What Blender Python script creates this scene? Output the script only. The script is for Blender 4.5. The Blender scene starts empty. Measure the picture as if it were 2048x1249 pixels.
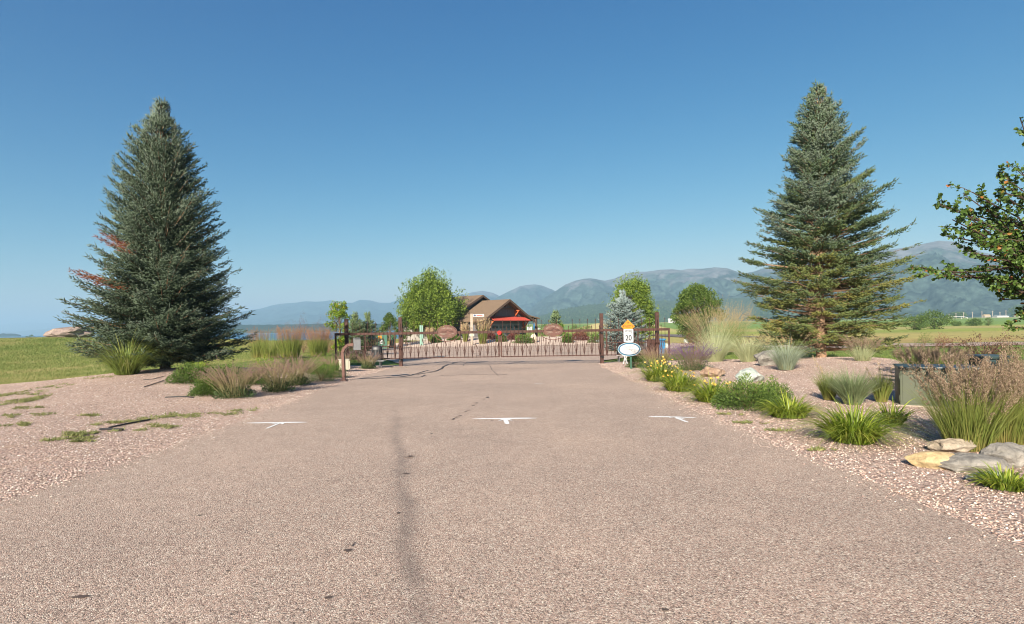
import bpy, math, random
import numpy as np
from mathutils import Vector, Matrix, noise
random.seed(7); rng = np.random.default_rng(7)
S = bpy.context.scene; COL = S.collection
R = math.radians
# ------------------------------------------------------------------ camera, sky, sun, exposure
F = 1138.0; CH = 1.5; ROLL = R(0.89); HY = 656.0
cam = bpy.data.cameras.new('camera'); co = bpy.data.objects.new('camera', cam); COL.objects.link(co)
cam.sensor_width = 36; cam.lens = 36*F/2048; cam.shift_y = (HY-624.5)/2048
cam.clip_start = .05; cam.clip_end = 40000
co.matrix_world = Matrix.Translation((0, 0, CH)) @ Matrix.Rotation(R(90), 4, 'X') @ Matrix.Rotation(-ROLL, 4, 'Z')
S.camera = co
SUN_AZ = math.atan2(-.39, -1.0); SUN_EL = R(25.5)
w = bpy.data.worlds.new('World'); S.world = w; w.use_nodes = True
nt = w.node_tree; bg = nt.nodes['Background']
sky = nt.nodes.new('ShaderNodeTexSky'); sky.sky_type = 'NISHITA'; sky.sun_disc = False
sky.sun_elevation = SUN_EL; sky.sun_rotation = SUN_AZ % (2*math.pi)
sky.altitude = 900; sky.air_density = 1.0; sky.dust_density = 1.4; sky.ozone_density = 1.6
# deepen the blue of the clear sky: each channel keeps the Nishita gradient, with its own contrast
sp_ = nt.nodes.new('ShaderNodeSeparateColor'); cb_ = nt.nodes.new('ShaderNodeCombineColor'); nt.links.new(sky.outputs[0], sp_.inputs[0])
for i_, (a_, p_) in enumerate(((1.45, 2.0), (.93, 1.17), (.81, .72))):
    q_ = sp_.outputs[i_]
    for op_, v_ in (('MULTIPLY', .123), ('POWER', p_), ('MULTIPLY', a_*7.58), ('MINIMUM', 9.0)):
        m_ = nt.nodes.new('ShaderNodeMath'); m_.operation = op_; nt.links.new(q_, m_.inputs[0]); m_.inputs[1].default_value = v_; q_ = m_.outputs[0]
    nt.links.new(q_, cb_.inputs[i_])
nt.links.new(cb_.outputs[0], bg.inputs[0]); bg.inputs[1].default_value = .05
sl = bpy.data.lights.new('sun', 'SUN'); sl.energy = 5.0; sl.angle = R(.55); sl.color = (1, .90, .76)
so = bpy.data.objects.new('sun', sl); COL.objects.link(so)
sd = Vector((-math.sin(SUN_AZ)*math.cos(SUN_EL), -math.cos(SUN_AZ)*math.cos(SUN_EL), -math.sin(SUN_EL)))
so.rotation_euler = sd.to_track_quat('-Z', 'Y').to_euler(); so.location = (-10, -30, 30)
vs = S.view_settings; vs.view_transform = 'Standard'; vs.look = 'None'; vs.gamma = 1; vs.exposure = 1.4; vs.use_curve_mapping = False
S.cycles.use_denoising = True; S.cycles.max_bounces = 6; S.cycles.diffuse_bounces = 3; S.cycles.transparent_max_bounces = 6
S.cycles.volume_bounces = 0; S.cycles.filter_width = 1.05; S.cycles.sample_clamp_indirect = 6

CR, SR = math.cos(ROLL), math.sin(ROLL)
def ray(px, py):
    u = (px-1024)/F; v = (HY-py)/F
    return Vector((u*CR + v*SR, 1.0, -u*SR + v*CR))
def at(px, py, D):
    d = ray(px, py); return Vector((d.x*D, D, CH + d.z*D))
def ss(x, a, b):
    t = np.clip((x-a)/(b-a), 0, 1); return t*t*(3-2*t)
def H(x, y):
    x = np.asarray(x, float); y = np.asarray(y, float)
    z = -.0105*np.clip(y, 0, 60)
    u = x/np.maximum(y, 1)
    z = z + 7.2*ss(u, -.13, .04)*ss(y, 110, 1000) + 20*ss(u, -.1, .04)*ss(y, 1000, 2500)
    z = z + (-8-z)*ss(-u, .12, .2)*ss(y, 140, 200)
    z = z + 1.85*ss(y, 22, 58)*ss(-x, 20, 46)*(1-ss(y, 62, 120))
    z = z + .45*np.exp(-((x+11.8)/4)**2-((y-19.8)/5.5)**2)
    z = z + .46*np.exp(-((x-12)/4.4)**2-((y-20)/6)**2)
    z = z + .85*np.exp(-(x/15)**4-((y-77)/8)**2)
    z = z + 3.9*np.exp(-((x-31)/13)**2-((y-165)/22)**2)
    z = z + .03*np.sin(x*.7+1)*np.sin(y*.5)*ss(np.abs(x), 6, 10)
    return z
def h(x, y): return float(H(x, y))
def G(px, py):
    d = ray(px, py); y = 2.0
    while y < 1500:
        if CH+d.z*y < h(d.x*y, y): break
        y *= 1.01
    a = y/1.01; b = y
    for _ in range(12):
        m = (a+b)/2
        if CH+d.z*m < h(d.x*m, m): b = m
        else: a = m
    return Vector((d.x*b, b, h(d.x*b, b)))

# ------------------------------------------------------------------ object helpers
def setp(o, label=None, cat=None, group=None, kind=None):
    for k, v in (('label', label), ('category', cat), ('group', group), ('kind', kind)):
        if v: o[k] = v
    return o
def thing(name, label, cat, loc=(0, 0, 0), group=None, rz=0):
    o = bpy.data.objects.new(name, None); COL.objects.link(o); o.empty_display_size = .2
    o.location = loc; o.rotation_euler = (0, 0, rz)
    return setp(o, label, cat, group)
def link(name, me, parent=None, loc=None, kind=None):
    o = bpy.data.objects.new(name, me); COL.objects.link(o)
    if parent: o.parent = parent
    if loc is not None: o.location = loc
    if kind: o['kind'] = kind
    return o
def mesh(name, V, faces, mat, smooth=False, tint=None):
    """faces: list of int arrays (n,k)"""
    V = np.asarray(V, np.float32).reshape(-1, 3); me = bpy.data.meshes.new(name)
    faces = [np.asarray(f, np.int32) for f in faces if len(f)]
    nl = sum(f.size for f in faces); nf = sum(len(f) for f in faces)
    me.vertices.add(len(V)); me.vertices.foreach_set('co', V.ravel())
    me.loops.add(nl); me.loops.foreach_set('vertex_index', np.concatenate([f.ravel() for f in faces]))
    ls = []; c = 0
    for f in faces:
        ls.append(c+np.arange(len(f))*f.shape[1]); c += f.size
    me.polygons.add(nf); me.polygons.foreach_set('loop_start', np.concatenate(ls).astype(np.int32))
    if smooth: me.polygons.foreach_set('use_smooth', np.ones(nf, bool))
    me.update(calc_edges=True)
    if tint is not None:
        a = me.attributes.new('tint', 'FLOAT', 'POINT'); a.data.foreach_set('value', np.asarray(tint, np.float32))
    if mat: me.materials.append(mat)
    me.validate(clean_customdata=False)
    return me
class MB:
    def __init__(s): s.V = []; s.F = []
    def add(s, V, F):
        b = len(s.V); s.V += [tuple(v) for v in V]; s.F += [tuple(i+b for i in f) for f in F]; return s
    def box(s, c, d, rz=0, M=None):
        x, y, z = [a/2 for a in d]
        V = [(i*x, j*y, k*z) for k in (-1, 1) for i, j in ((-1, -1), (1, -1), (1, 1), (-1, 1))]
        cr, sr = math.cos(rz), math.sin(rz)
        V = [(a*cr-b*sr, a*sr+b*cr, e) for a, b, e in V]
        if M: V = [tuple(M @ Vector(v)) for v in V]
        V = [(v[0]+c[0], v[1]+c[1], v[2]+c[2]) for v in V]
        return s.add(V, [(3, 2, 1, 0), (4, 5, 6, 7), (0, 1, 5, 4), (1, 2, 6, 5), (2, 3, 7, 6), (3, 0, 4, 7)])
    def bar(s, a, b, w_, t=None):
        a = Vector(a); b = Vector(b); t = t or w_; d = (b-a)
        q = d.to_track_quat('Z', 'Y').to_matrix().to_4x4()
        return s.box((a+b)/2, (w_, t, d.length), M=q)
    def tube(s, P, r, n=6, cap=True):
        P = [Vector(p) for p in P]; rr = r if hasattr(r, '__len__') else [r]*len(P)
        V = []; Fc = []; up = Vector((.13, .31, .94))
        for i, p in enumerate(P):
            d = (P[min(i+1, len(P)-1)]-P[max(i-1, 0)]).normalized()
            x = d.cross(up)
            if x.length < .05: x = d.cross(Vector((1, 0, 0)))
            x.normalize(); y = d.cross(x)
            for k in range(n):
                a = 2*math.pi*k/n; V.append(p+(x*math.cos(a)+y*math.sin(a))*rr[i])
        for i in range(len(P)-1):
            for k in range(n):
                Fc.append((i*n+k, i*n+(k+1) % n, (i+1)*n+(k+1) % n, (i+1)*n+k))
        if cap: Fc.append(tuple(range(n-1, -1, -1))); Fc.append(tuple((len(P)-1)*n+k for k in range(n)))
        return s.add(V, Fc)
    def prism(s, P, y0, y1):      # polygon (x,z) extruded in y
        n = len(P); V = [(p[0], y0, p[1]) for p in P]+[(p[0], y1, p[1]) for p in P]
        return s.add(V, [tuple(range(n)), tuple(range(2*n-1, n-1, -1))]+[(i, i+n, (i+1) % n+n, (i+1) % n) for i in range(n)])
    def mesh(s, name, mat, smooth=False, bevel=0):
        me = bpy.data.meshes.new(name); me.from_pydata(s.V, [], s.F); me.validate()
        import bmesh
        bm = bmesh.new(); bm.from_mesh(me); bmesh.ops.recalc_face_normals(bm, faces=bm.faces)
        if bevel: bmesh.ops.bevel(bm, geom=bm.edges[:], offset=bevel, segments=2, affect='EDGES', profile=.6)
        bm.to_mesh(me); bm.free()
        if smooth:
            for p in me.polygons: p.use_smooth = True
        me.materials.append(mat); return me
    def obj(s, name, mat, parent=None, smooth=False, bevel=0, kind=None, loc=None):
        return link(name, s.mesh(name, mat, smooth, bevel), parent, loc, kind)
def ell(cx, cz, rx, rz, n=40): return [(cx+rx*math.cos(2*math.pi*i/n), cz+rz*math.sin(2*math.pi*i/n)) for i in range(n)]

# template instancing into one mesh
SPIN = (np.array([[0, 0, 0], [1, 0, .35], [-.5, .87, .35], [-.5, -.87, .35], [0, 0, 1]], float),
        np.array([[0, 2, 1], [0, 3, 2], [0, 1, 3], [4, 1, 2], [4, 2, 3], [4, 3, 1]]))
LEAF = (np.array([[0, 0, 0], [.5, 0.05, .45], [0, -.12, 1], [-.5, 0.05, .45]], float), np.array([[0, 1, 2], [0, 2, 3]]))
BIGLEAF = (np.array([[0, 0, 0], [.34, .06, .2], [.5, .1, .5], [.3, .02, .82], [0, -.16, 1.05], [-.3, .02, .82], [-.5, .1, .5], [-.34, .06, .2], [0, -.06, .5]], float),
           np.array([[8, i, i+1] for i in range(7)]+[[8, 7, 0]]))
STONE = (np.array([[1, .1, 0], [-.1, 1, .1], [-1, 0, -.1], [.1, -.9, 0], [.1, .1, .7], [0, -.1, -.6]], float),
         np.array([[0, 1, 4], [1, 2, 4], [2, 3, 4], [3, 0, 4], [1, 0, 5], [2, 1, 5], [3, 2, 5], [0, 3, 5]]))
TRI = (np.array([[-.5, 0, 0], [.5, 0, 0], [0, 0, 1]], float), np.array([[0, 1, 2]]))
def nrm(a): return a/np.maximum(np.linalg.norm(a, axis=-1, keepdims=True), 1e-9)
def scatter(tpl, P, D, wid, length, roll=None):
    """place template: local z -> D*length, local x,y scaled by wid"""
    P = np.asarray(P, float); n = len(P); D = nrm(np.asarray(D, float))
    ref = rng.normal(size=(n, 3)) if roll is None else roll
    X = nrm(np.cross(D, ref)); Y = np.cross(D, X)
    tv, tf = tpl
    wid = np.broadcast_to(wid, n); length = np.broadcast_to(length, n)
    V = P[:, None, :] + tv[None, :, 0:1]*(X*wid[:, None])[:, None, :] + tv[None, :, 1:2]*(Y*wid[:, None])[:, None, :] + tv[None, :, 2:3]*(D*length[:, None])[:, None, :]
    Fc = tf[None] + (np.arange(n)*len(tv))[:, None, None]
    return V.reshape(-1, 3), Fc.reshape(-1, tf.shape[1])
def rep(t, tpl): return np.repeat(t, len(tpl[0]))
def inst(name, tpl, P, D, wid, length, tint, mat, parent=None, roll=None, kind=None, loc=None):
    V, Fc = scatter(tpl, P, D, wid, length, roll)
    return link(name, mesh(name, V, [Fc], mat, tint=rep(tint, tpl)), parent, loc, kind)

# ------------------------------------------------------------------ materials
def mat_new(name):
    m = bpy.data.materials.new(name); m.use_nodes = True; return m, m.node_tree, m.node_tree.nodes['Principled BSDF']
def N(nt, typ, **kw):
    n = nt.nodes.new(typ)
    for k, v in kw.items():
        if k in n.inputs: n.inputs[k].default_value = v
        else: setattr(n, k, v)
    return n
def ramp(nt, fac, stops, interp='LINEAR'):
    r = nt.nodes.new('ShaderNodeValToRGB'); e = r.color_ramp.elements; r.color_ramp.interpolation = interp
    while len(e) < len(stops): e.new(.5)
    for el, (p, c) in zip(e, stops):
        el.position = p; el.color = (*c, 1) if len(c) == 3 else c
    nt.links.new(fac, r.inputs[0]); return r.outputs[0]
def mix(nt, fac, a, b, mode='MIX'):
    m = nt.nodes.new('ShaderNodeMix'); m.data_type = 'RGBA'; m.blend_type = mode
    for i, v in ((0, fac), (6, a), (7, b)):
        if isinstance(v, (int, float)): m.inputs[i].default_value = v
        elif isinstance(v, tuple): m.inputs[i].default_value = (*v, 1)
        else: nt.links.new(v, m.inputs[i])
    return m.outputs[2]
def coord(nt): return nt.nodes.new('ShaderNodeTexCoord').outputs['Object']
def geo(nt): return nt.nodes.new('ShaderNodeNewGeometry').outputs['Position']
def noi(nt, vec, scale, detail=3, rough=.55):
    n = N(nt, 'ShaderNodeTexNoise', Scale=scale, Detail=detail, Roughness=rough); nt.links.new(vec, n.inputs['Vector']); return n.outputs['Fac']
def bump(nt, p, hgt, dist, strength=1):
    b = N(nt, 'ShaderNodeBump', Strength=strength, Distance=dist); nt.links.new(hgt, b.inputs['Height']); nt.links.new(b.outputs[0], p.inputs['Normal'])
def solid(name, col, rough=.6, metal=0, var=.25, scale=8, bmp=0, spec=.4):
    m, nt, p = mat_new(name); c = coord(nt)
    f = noi(nt, c, scale, 5)
    nt.links.new(ramp(nt, f, [(.3, tuple(v*(1-var) for v in col)), (.7, tuple(min(1, v*(1+var)) for v in col))]), p.inputs['Base Color'])
    p.inputs['Roughness'].default_value = rough; p.inputs['Metallic'].default_value = metal; p.inputs['Specular IOR Level'].default_value = spec
    if bmp: bump(nt, p, f, bmp)
    return m
def foliage(name, stops, trans=.3, rough=.55, spec=.25):
    m, nt, p = mat_new(name)
    a = nt.nodes.new('ShaderNodeAttribute'); a.attribute_name = 'tint'
    c = ramp(nt, a.outputs['Fac'], stops); nt.links.new(c, p.inputs['Base Color'])
    p.inputs['Roughness'].default_value = rough; p.inputs['Specular IOR Level'].default_value = spec
    if trans:
        t = nt.nodes.new('ShaderNodeBsdfTranslucent'); nt.links.new(mix(nt, .5, c, (1, 1, .35), 'MULTIPLY'), t.inputs[0])
        x = nt.nodes.new('ShaderNodeMixShader'); x.inputs[0].default_value = trans
        out = nt.nodes['Material Output']
        nt.links.new(p.outputs[0], x.inputs[1]); nt.links.new(t.outputs[0], x.inputs[2]); nt.links.new(x.outputs[0], out.inputs[0])
    return m
M = {}
def stone_mix(nt, vec, scale, stops, detail_scale=None, rnd=1.0):
    v = N(nt, 'ShaderNodeTexVoronoi', Scale=scale, Randomness=rnd); nt.links.new(vec, v.inputs['Vector'])
    s = nt.nodes.new('ShaderNodeSeparateColor'); nt.links.new(v.outputs['Color'], s.inputs[0])
    return ramp(nt, s.outputs[0], stops, 'CONSTANT' if False else 'LINEAR'), v.outputs['Distance'], s.outputs[1]
def mul(nt, a, b, op='MULTIPLY'):
    m = nt.nodes.new('ShaderNodeMath'); m.operation = op
    for i, v in enumerate((a, b)):
        if isinstance(v, (int, float)): m.inputs[i].default_value = v
        else: nt.links.new(v, m.inputs[i])
    return m.outputs[0]
# asphalt (pinkish chip seal)
CHIP = [(0, (.035, .028, .026)), (.14, (.12, .085, .075)), (.28, (.25, .19, .165)), (.5, (.33, .245, .205)), (.68, (.37, .25, .21)), (.82, (.42, .345, .30)), (.94, (.56, .50, .44)), (1, (.66, .60, .54))]
def asphalt(name, gain=1.0, streak=True):
    m, nt, p = mat_new(name); c = geo(nt)
    col, dist, r2 = stone_mix(nt, c, 135, CHIP)
    col2, d2, _ = stone_mix(nt, c, 75, CHIP)
    col = mix(nt, .28, col, col2)
    big = noi(nt, c, .35, 4); mid = noi(nt, c, 3.0, 4)
    col = mix(nt, 1, col, ramp(nt, big, [(.3, (.90, .89, .88)), (.7, (1.08, 1.06, 1.04))]), 'MULTIPLY')
    col = mix(nt, 1, col, ramp(nt, mid, [(.3, (.93, .93, .93)), (.72, (1.06, 1.05, 1.04))]), 'MULTIPLY')
    col = mix(nt, 1, col, (gain*1.02, gain*1.01, gain*.95), 'MULTIPLY')
    if streak:
        s = nt.nodes.new('ShaderNodeSeparateXYZ'); nt.links.new(c, s.inputs[0])
        yy = s.outputs[1]; nx = mul(nt, mul(nt, noi(nt, c, .8, 2), -.5, 'ADD'), .28)
        cx = mul(nt, mul(nt, mul(nt, yy, -.222), .15, 'ADD'), nx, 'ADD')
        d = mul(nt, mul(nt, s.outputs[0], cx, 'SUBTRACT'), 0, 'ADD'); d = mul(nt, mul(nt, d, d), 130)
        g = mul(nt, 2.718, mul(nt, d, -1), 'POWER')
        mr = N(nt, 'ShaderNodeMapRange'); mr.inputs[1].default_value = 7; mr.inputs[2].default_value = 13; mr.inputs[3].default_value = 1; mr.inputs[4].default_value = 0
        nt.links.new(yy, mr.inputs[0]); g = mul(nt, g, mr.outputs[0]); g = mul(nt, g, ramp(nt, noi(nt, c, 2.2, 5), [(.28, (.35,)*3), (.58, (1,)*3)]))
        col = mix(nt, mul(nt, g, .55), col, (.12, .095, .085), 'MIX')
        # faint old tyre tracks and stains
        mr2 = N(nt, 'ShaderNodeMapRange'); mr2.inputs[1].default_value = .52; mr2.inputs[2].default_value = .75; nt.links.new(noi(nt, c, .18, 6, .6), mr2.inputs[0])
        col = mix(nt, mul(nt, mr2.outputs[0], .22), col, (.5, .36, .26))
    nt.links.new(col, p.inputs['Base Color']); p.inputs['Roughness'].default_value = .85; p.inputs['Specular IOR Level'].default_value = .25
    bump(nt, p, dist, -.006, .8)
    return m
M['asphalt'] = asphalt('chip_seal_asphalt', 1.19)
M['asphalt_far'] = asphalt('street_asphalt', 1.1, False)
M['asphalt_dark'] = solid('dark_asphalt', (.13, .105, .10), .9)
GRAV = [(0, (.10, .075, .065)), (.10, (.26, .185, .16)), (.3, (.40, .29, .245)), (.48, (.45, .315, .26)), (.64, (.50, .37, .31)), (.84, (.55, .46, .385)), (.96, (.60, .54, .48)), (1, (.68, .64, .58))]
def gravel():
    m, nt, p = mat_new('pink_gravel'); c = geo(nt)
    col, dist, _ = stone_mix(nt, c, 42, GRAV); colb, distb, _ = stone_mix(nt, c, 85, GRAV)
    col = mix(nt, .3, col, colb)
    crev = ramp(nt, dist, [(.4, (1.08,)*3), (.8, (.6, .52, .47))]); col = mix(nt, .8, col, crev, 'MULTIPLY')
    col = mix(nt, 1, col, ramp(nt, noi(nt, c, .5, 4), [(.3, (.82, .80, .78)), (.7, (1.05, 1.03, 1.0))]), 'MULTIPLY')
    dirt = ramp(nt, noi(nt, c, .9, 6, .65), [(.56, (0,)*3), (.70, (1,)*3)])
    col = mix(nt, mul(nt, dirt, .5), col, (.42, .29, .20))
    nt.links.new(col, p.inputs['Base Color']); p.inputs['Roughness'].default_value = .9; p.inputs['Specular IOR Level'].default_value = .2
    bump(nt, p, dist, -.018, .8); return m
M['gravel'] = gravel()
M['gravel_pale'] = solid('pale_gravel', (.52, .41, .33), .95, 0, .35, 3, .03, .1)
M['stones'] = foliage('gravel_stones', GRAV, 0, .9, .2)
def soil():
    m, nt, p = mat_new('grassland'); c = geo(nt)
    a = nt.nodes.new('ShaderNodeAttribute'); a.attribute_name = 'soil'
    col = mix(nt, 1, a.outputs['Color'], ramp(nt, noi(nt, c, 1.2, 8, .7), [(.25, (.55, .60, .55)), (.5, (1, 1, 1)), (.78, (1.5, 1.35, 1.1))]), 'MULTIPLY')
    col = mix(nt, 1, col, ramp(nt, noi(nt, c, 14, 4, .7), [(.3, (.6, .65, .6)), (.7, (1.35, 1.3, 1.2))]), 'MULTIPLY')
    col = mix(nt, 1, col, ramp(nt, noi(nt, c, .03, 5, .6), [(.3, (.85, .9, .85)), (.7, (1.15, 1.1, 1.05))]), 'MULTIPLY')
    nt.links.new(col, p.inputs['Base Color']); p.inputs['Roughness'].default_value = .95; p.inputs['Specular IOR Level'].default_value = .1
    bump(nt, p, noi(nt, c, 9, 4, .7), .08, .7); return m
M['soil'] = soil()
def water():
    m, nt, p = mat_new('lake_water'); c = geo(nt)
    mp = nt.nodes.new('ShaderNodeMapping'); mp.inputs['Scale'].default_value = (.02, .3, 1); nt.links.new(c, mp.inputs[0])
    f = noi(nt, mp.outputs[0], 1, 4)
    nt.links.new(ramp(nt, f, [(.35, (.02, .10, .19)), (.7, (.05, .17, .27))]), p.inputs['Base Color'])
    p.inputs['Roughness'].default_value = .35; bump(nt, p, noi(nt, c, .8, 3), .3, .6); return m
M['water'] = water()
def mountain(name, forest, rock, scale, rock_h, rock_amt=.5):
    m, nt, p = mat_new(name); c = geo(nt)
    s = nt.nodes.new('ShaderNodeSeparateXYZ'); nt.links.new(c, s.inputs[0])
    f1 = noi(nt, c, scale*9, 8, .72)
    forestc = ramp(nt, f1, [(.38, tuple(v*.6 for v in forest)), (.5, tuple(v*1.1 for v in forest)), (.62, tuple(v*1.8 for v in forest))])
    rockc = ramp(nt, noi(nt, c, scale*6, 6, .7), [(.3, tuple(v*.6 for v in rock)), (.7, tuple(v*1.35 for v in rock))])
    mr = N(nt, 'ShaderNodeMapRange'); mr.inputs[1].default_value = rock_h*.45; mr.inputs[2].default_value = rock_h*1.25
    nt.links.new(s.outputs[2], mr.inputs[0])
    n2 = noi(nt, c, scale*1.6, 7, .68)
    k = mul(nt, mul(nt, mr.outputs[0], rock_amt), n2, 'ADD')
    msk = ramp(nt, k, [(.74, (0,)*3), (.90, (.85,)*3)])
    nt.links.new(mix(nt, msk, forestc, rockc), p.inputs['Base Color'])
    p.inputs['Roughness'].default_value = 1; p.inputs['Specular IOR Level'].default_value = 0
    bump(nt, p, f1, 3, .5); return m
M['rust'] = solid('rusty_brown_steel', (.062, .028, .021), .75, .1, .4, 6, .002)
M['rust_light'] = solid('faded_brown_paint', (.105, .046, .034), .6, 0, .2, 5)
M['bark'] = solid('grey_brown_bark', (.13, .095, .07), .95, 0, .45, 14, .02, .1)
M['bark_dark'] = solid('dark_twig_bark', (.055, .038, .03), .95, 0, .3, 14, 0, .1)
M['bark_tan'] = solid('pale_flaking_bark', (.34, .22, .14), .95, 0, .45, 12, .03, .1)
M['twig'] = solid('dry_twigs', (.19, .12, .075), .95, 0, .35, 9, 0, .1)
M['black'] = solid('black_plastic', (.022, .022, .024), .45, 0, .2)
M['grey'] = solid('grey_metal', (.16, .165, .17), .5, .1, .1)
M['cream'] = solid('cream_paint', (.36, .335, .26), .6, 0, .06)
M['white'] = solid('white_paint', (.42, .42, .41), .7, 0, .05)
M['signwhite'] = solid('white_sign_sheet', (.40, .415, .43), .5, 0, .02)
M['signblack'] = solid('black_print', (.02, .02, .02), .5, 0, 0)
M['greyprint'] = solid('grey_print', (.09, .10, .12), .5, 0, 0)
M['signyellow'] = solid('amber_sign_sheet', (.50, .19, .010), .5, 0, .04)
M['teal'] = solid('teal_print', (.012, .14, .21), .5, 0, .05)
M['navy'] = solid('navy_print', (.008, .03, .10), .5, 0, .05)
M['greenpost'] = solid('green_steel_post', (.035, .10, .065), .6, .1, .2)
M['tfgreen'] = solid('olive_green_enamel', (.062, .072, .044), .5, 0, .08, 3)
M['tfdark'] = solid('dark_green_lid', (.03, .05, .05), .4, 0, .1)
M['red'] = solid('red_reflector', (.6, .015, .012), .35, 0, .05)
M['blue'] = solid('blue_bin_plastic', (.02, .16, .32), .5, 0, .1)
M['orange'] = solid('orange_stained_timber', (.34, .075, .018), .7, 0, .15)
M['redroof'] = solid('red_metal_roofing', (.40, .07, .05), .45, .1, .06)
M['shingle'] = solid('brown_shingles', (.16, .114, .078), .95, 0, .3, 6, .01, .1)
M['siding'] = solid('grey_board_siding', (.10, .095, .10), .85, 0, .12, 3)
M['siding_sunlit'] = solid('sunlit_grey_wall', (.27, .25, .23), .85, 0, .08, 3)  # paler siding copy: sunlight on the left house wall put into its colour
M['trim'] = solid('brown_trim', (.10, .065, .045), .8, 0, .15)
M['glass'] = solid('dark_window_glass', (.015, .02, .025), .15, 0, .1, 2, 0, .6)
M['wood'] = solid('weathered_wood', (.30, .25, .20), .9, 0, .2, 10)
M['tealbox'] = solid('pale_green_box_paint', (.19, .32, .26), .6, 0, .05)
M['dkgreenbox'] = solid('green_box_paint', (.05, .13, .09), .5, 0, .1)
M['tar'] = solid('black_tar', (.04, .035, .033), .6, 0, .3, 30)
M['stain'] = solid('oily_stain', (.085, .058, .046), .7, 0, .35, 40)
def paintm():
    m, nt, p = mat_new('sprayed_white_paint'); c = geo(nt)
    n = ramp(nt, noi(nt, c, 120, 3, .6), [(.38, (.34, .27, .24)), (.5, (.82, .83, .82))])
    nt.links.new(n, p.inputs['Base Color']); p.inputs['Roughness'].default_value = .8; return m
M['spray'] = paintm()
def rock(name, a, b, c3, sc=2.5):
    m, nt, p = mat_new(name); c = coord(nt)
    f = noi(nt, c, sc, 7, .65); col = ramp(nt, f, [(.3, a), (.5, b), (.72, c3)])
    v = noi(nt, c, sc*7, 5, .7); col = mix(nt, 1, col, ramp(nt, v, [(.3, (.7,)*3), (.7, (1.2,)*3)]), 'MULTIPLY')
    lc = ramp(nt, noi(nt, c, sc*3.3, 4, .6), [(.62, (0,)*3), (.68, (1,)*3)]); col = mix(nt, mul(nt, lc, .5), col, (.10, .10, .085))
    nt.links.new(col, p.inputs['Base Color']); p.inputs['Roughness'].default_value = .9; p.inputs['Specular IOR Level'].default_value = .2
    bump(nt, p, v, .03, 1); return m
M['rock_grey'] = rock('lichened_grey_rock', (.12, .11, .10), (.22, .205, .18), (.36, .33, .29))
M['rock_pink'] = rock('pinkish_boulder_rock', (.14, .11, .10), (.25, .19, .165), (.33, .27, .23), 1.2)
M['rock_brown'] = rock('brown_rock', (.17, .11, .075), (.28, .19, .13), (.38, .28, .21))
M['rock_pale'] = rock('pale_greenish_rock', (.24, .29, .26), (.36, .40, .36), (.48, .49, .44))
M['rock_tan'] = rock('tan_yellow_rock', (.33, .24, .12), (.44, .33, .18), (.50, .40, .26))
M['rock_tan2'] = rock('buff_rock', (.20, .16, .12), (.32, .265, .20), (.42, .37, .30))
M['rock_cream'] = rock('cream_rock', (.34, .27, .20), (.46, .38, .29), (.54, .47, .38))
# foliage
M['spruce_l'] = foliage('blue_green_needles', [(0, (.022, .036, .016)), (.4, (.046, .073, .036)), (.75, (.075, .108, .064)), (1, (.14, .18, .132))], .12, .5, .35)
M['spruce_r'] = foliage('yellow_green_needles', [(0, (.22, .185, .045)), (.3, (.175, .19, .045)), (.5, (.12, .155, .045)), (.75, (.062, .098, .040)), (.92, (.075, .118, .066)), (1, (.14, .18, .125))], .12, .5, .35)
M['spruce_b'] = foliage('silver_blue_needles', [(0, (.07, .10, .09)), (.6, (.15, .20, .185)), (1, (.25, .31, .30))], .1)
M['dead'] = foliage('rust_red_dead_needles', [(0, (.15, .045, .018)), (1, (.27, .085, .03))], .1)
M['dgreen'] = foliage('dull_green_needles', [(0, (.05, .08, .03)), (1, (.13, .18, .08))], .1)
M['maple'] = foliage('bright_green_leaves', [(0, (.055, .095, .014)), (.5, (.14, .21, .03)), (1, (.30, .38, .06))], .3)
M['darkleaf'] = foliage('mid_green_leaves', [(0, (.04, .075, .015)), (.6, (.095, .15, .028)), (1, (.18, .25, .055))], .3)
M['yleaf'] = foliage('yellow_green_leaves', [(0, (.09, .16, .015)), (.7, (.22, .32, .03)), (.9, (.32, .36, .03)), (1, (.45, .20, .02))], .35)
M['crab'] = foliage('glossy_crabapple_leaves', [(0, (.042, .078, .016)), (.55, (.085, .15, .03)), (.88, (.13, .19, .045)), (.95, (.26, .12, .03)), (1, (.34, .10, .03))], .3, .5, .3)
M['daylily'] = foliage('strap_leaves', [(0, (.08, .135, .018)), (.5, (.18, .25, .028)), (.85, (.34, .38, .055)), (1, (.50, .44, .14))], .35, .4, .3)
M['flower'] = foliage('yellow_petals', [(0, (.70, .38, .06)), (1, (.80, .58, .16))], .3)
M['shrub'] = foliage('fine_green_leaves', [(0, (.035, .07, .016)), (.6, (.095, .155, .032)), (1, (.21, .28, .06))], .3)
M['spurge'] = foliage('lime_leaves', [(0, (.05, .10, .015)), (.6, (.14, .22, .03)), (1, (.38, .42, .06))], .3)
M['sal_stem'] = foliage('faded_salvia_spikes', [(0, (.15, .17, .07)), (.45, (.30, .25, .13)), (.8, (.32, .20, .155)), (1, (.25, .155, .15))], .2)
M['sal_purple'] = foliage('purple_salvia_spikes', [(0, (.13, .14, .06)), (.45, (.22, .16, .12)), (.75, (.17, .09, .18)), (1, (.17, .10, .27))], .2)
M['sal_leaf'] = foliage('salvia_leaves', [(0, (.03, .055, .02)), (1, (.10, .15, .05))], .2)
M['reed'] = foliage('green_reed_blades', [(0, (.36, .26, .10)), (.2, (.25, .23, .07)), (.6, (.15, .20, .04)), (1, (.30, .31, .10))], .35)
M['reedtan'] = foliage('arching_green_tan_blades', [(0, (.12, .16, .035)), (.5, (.16, .22, .045)), (.8, (.28, .31, .09)), (1, (.48, .42, .20))], .3)
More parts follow.
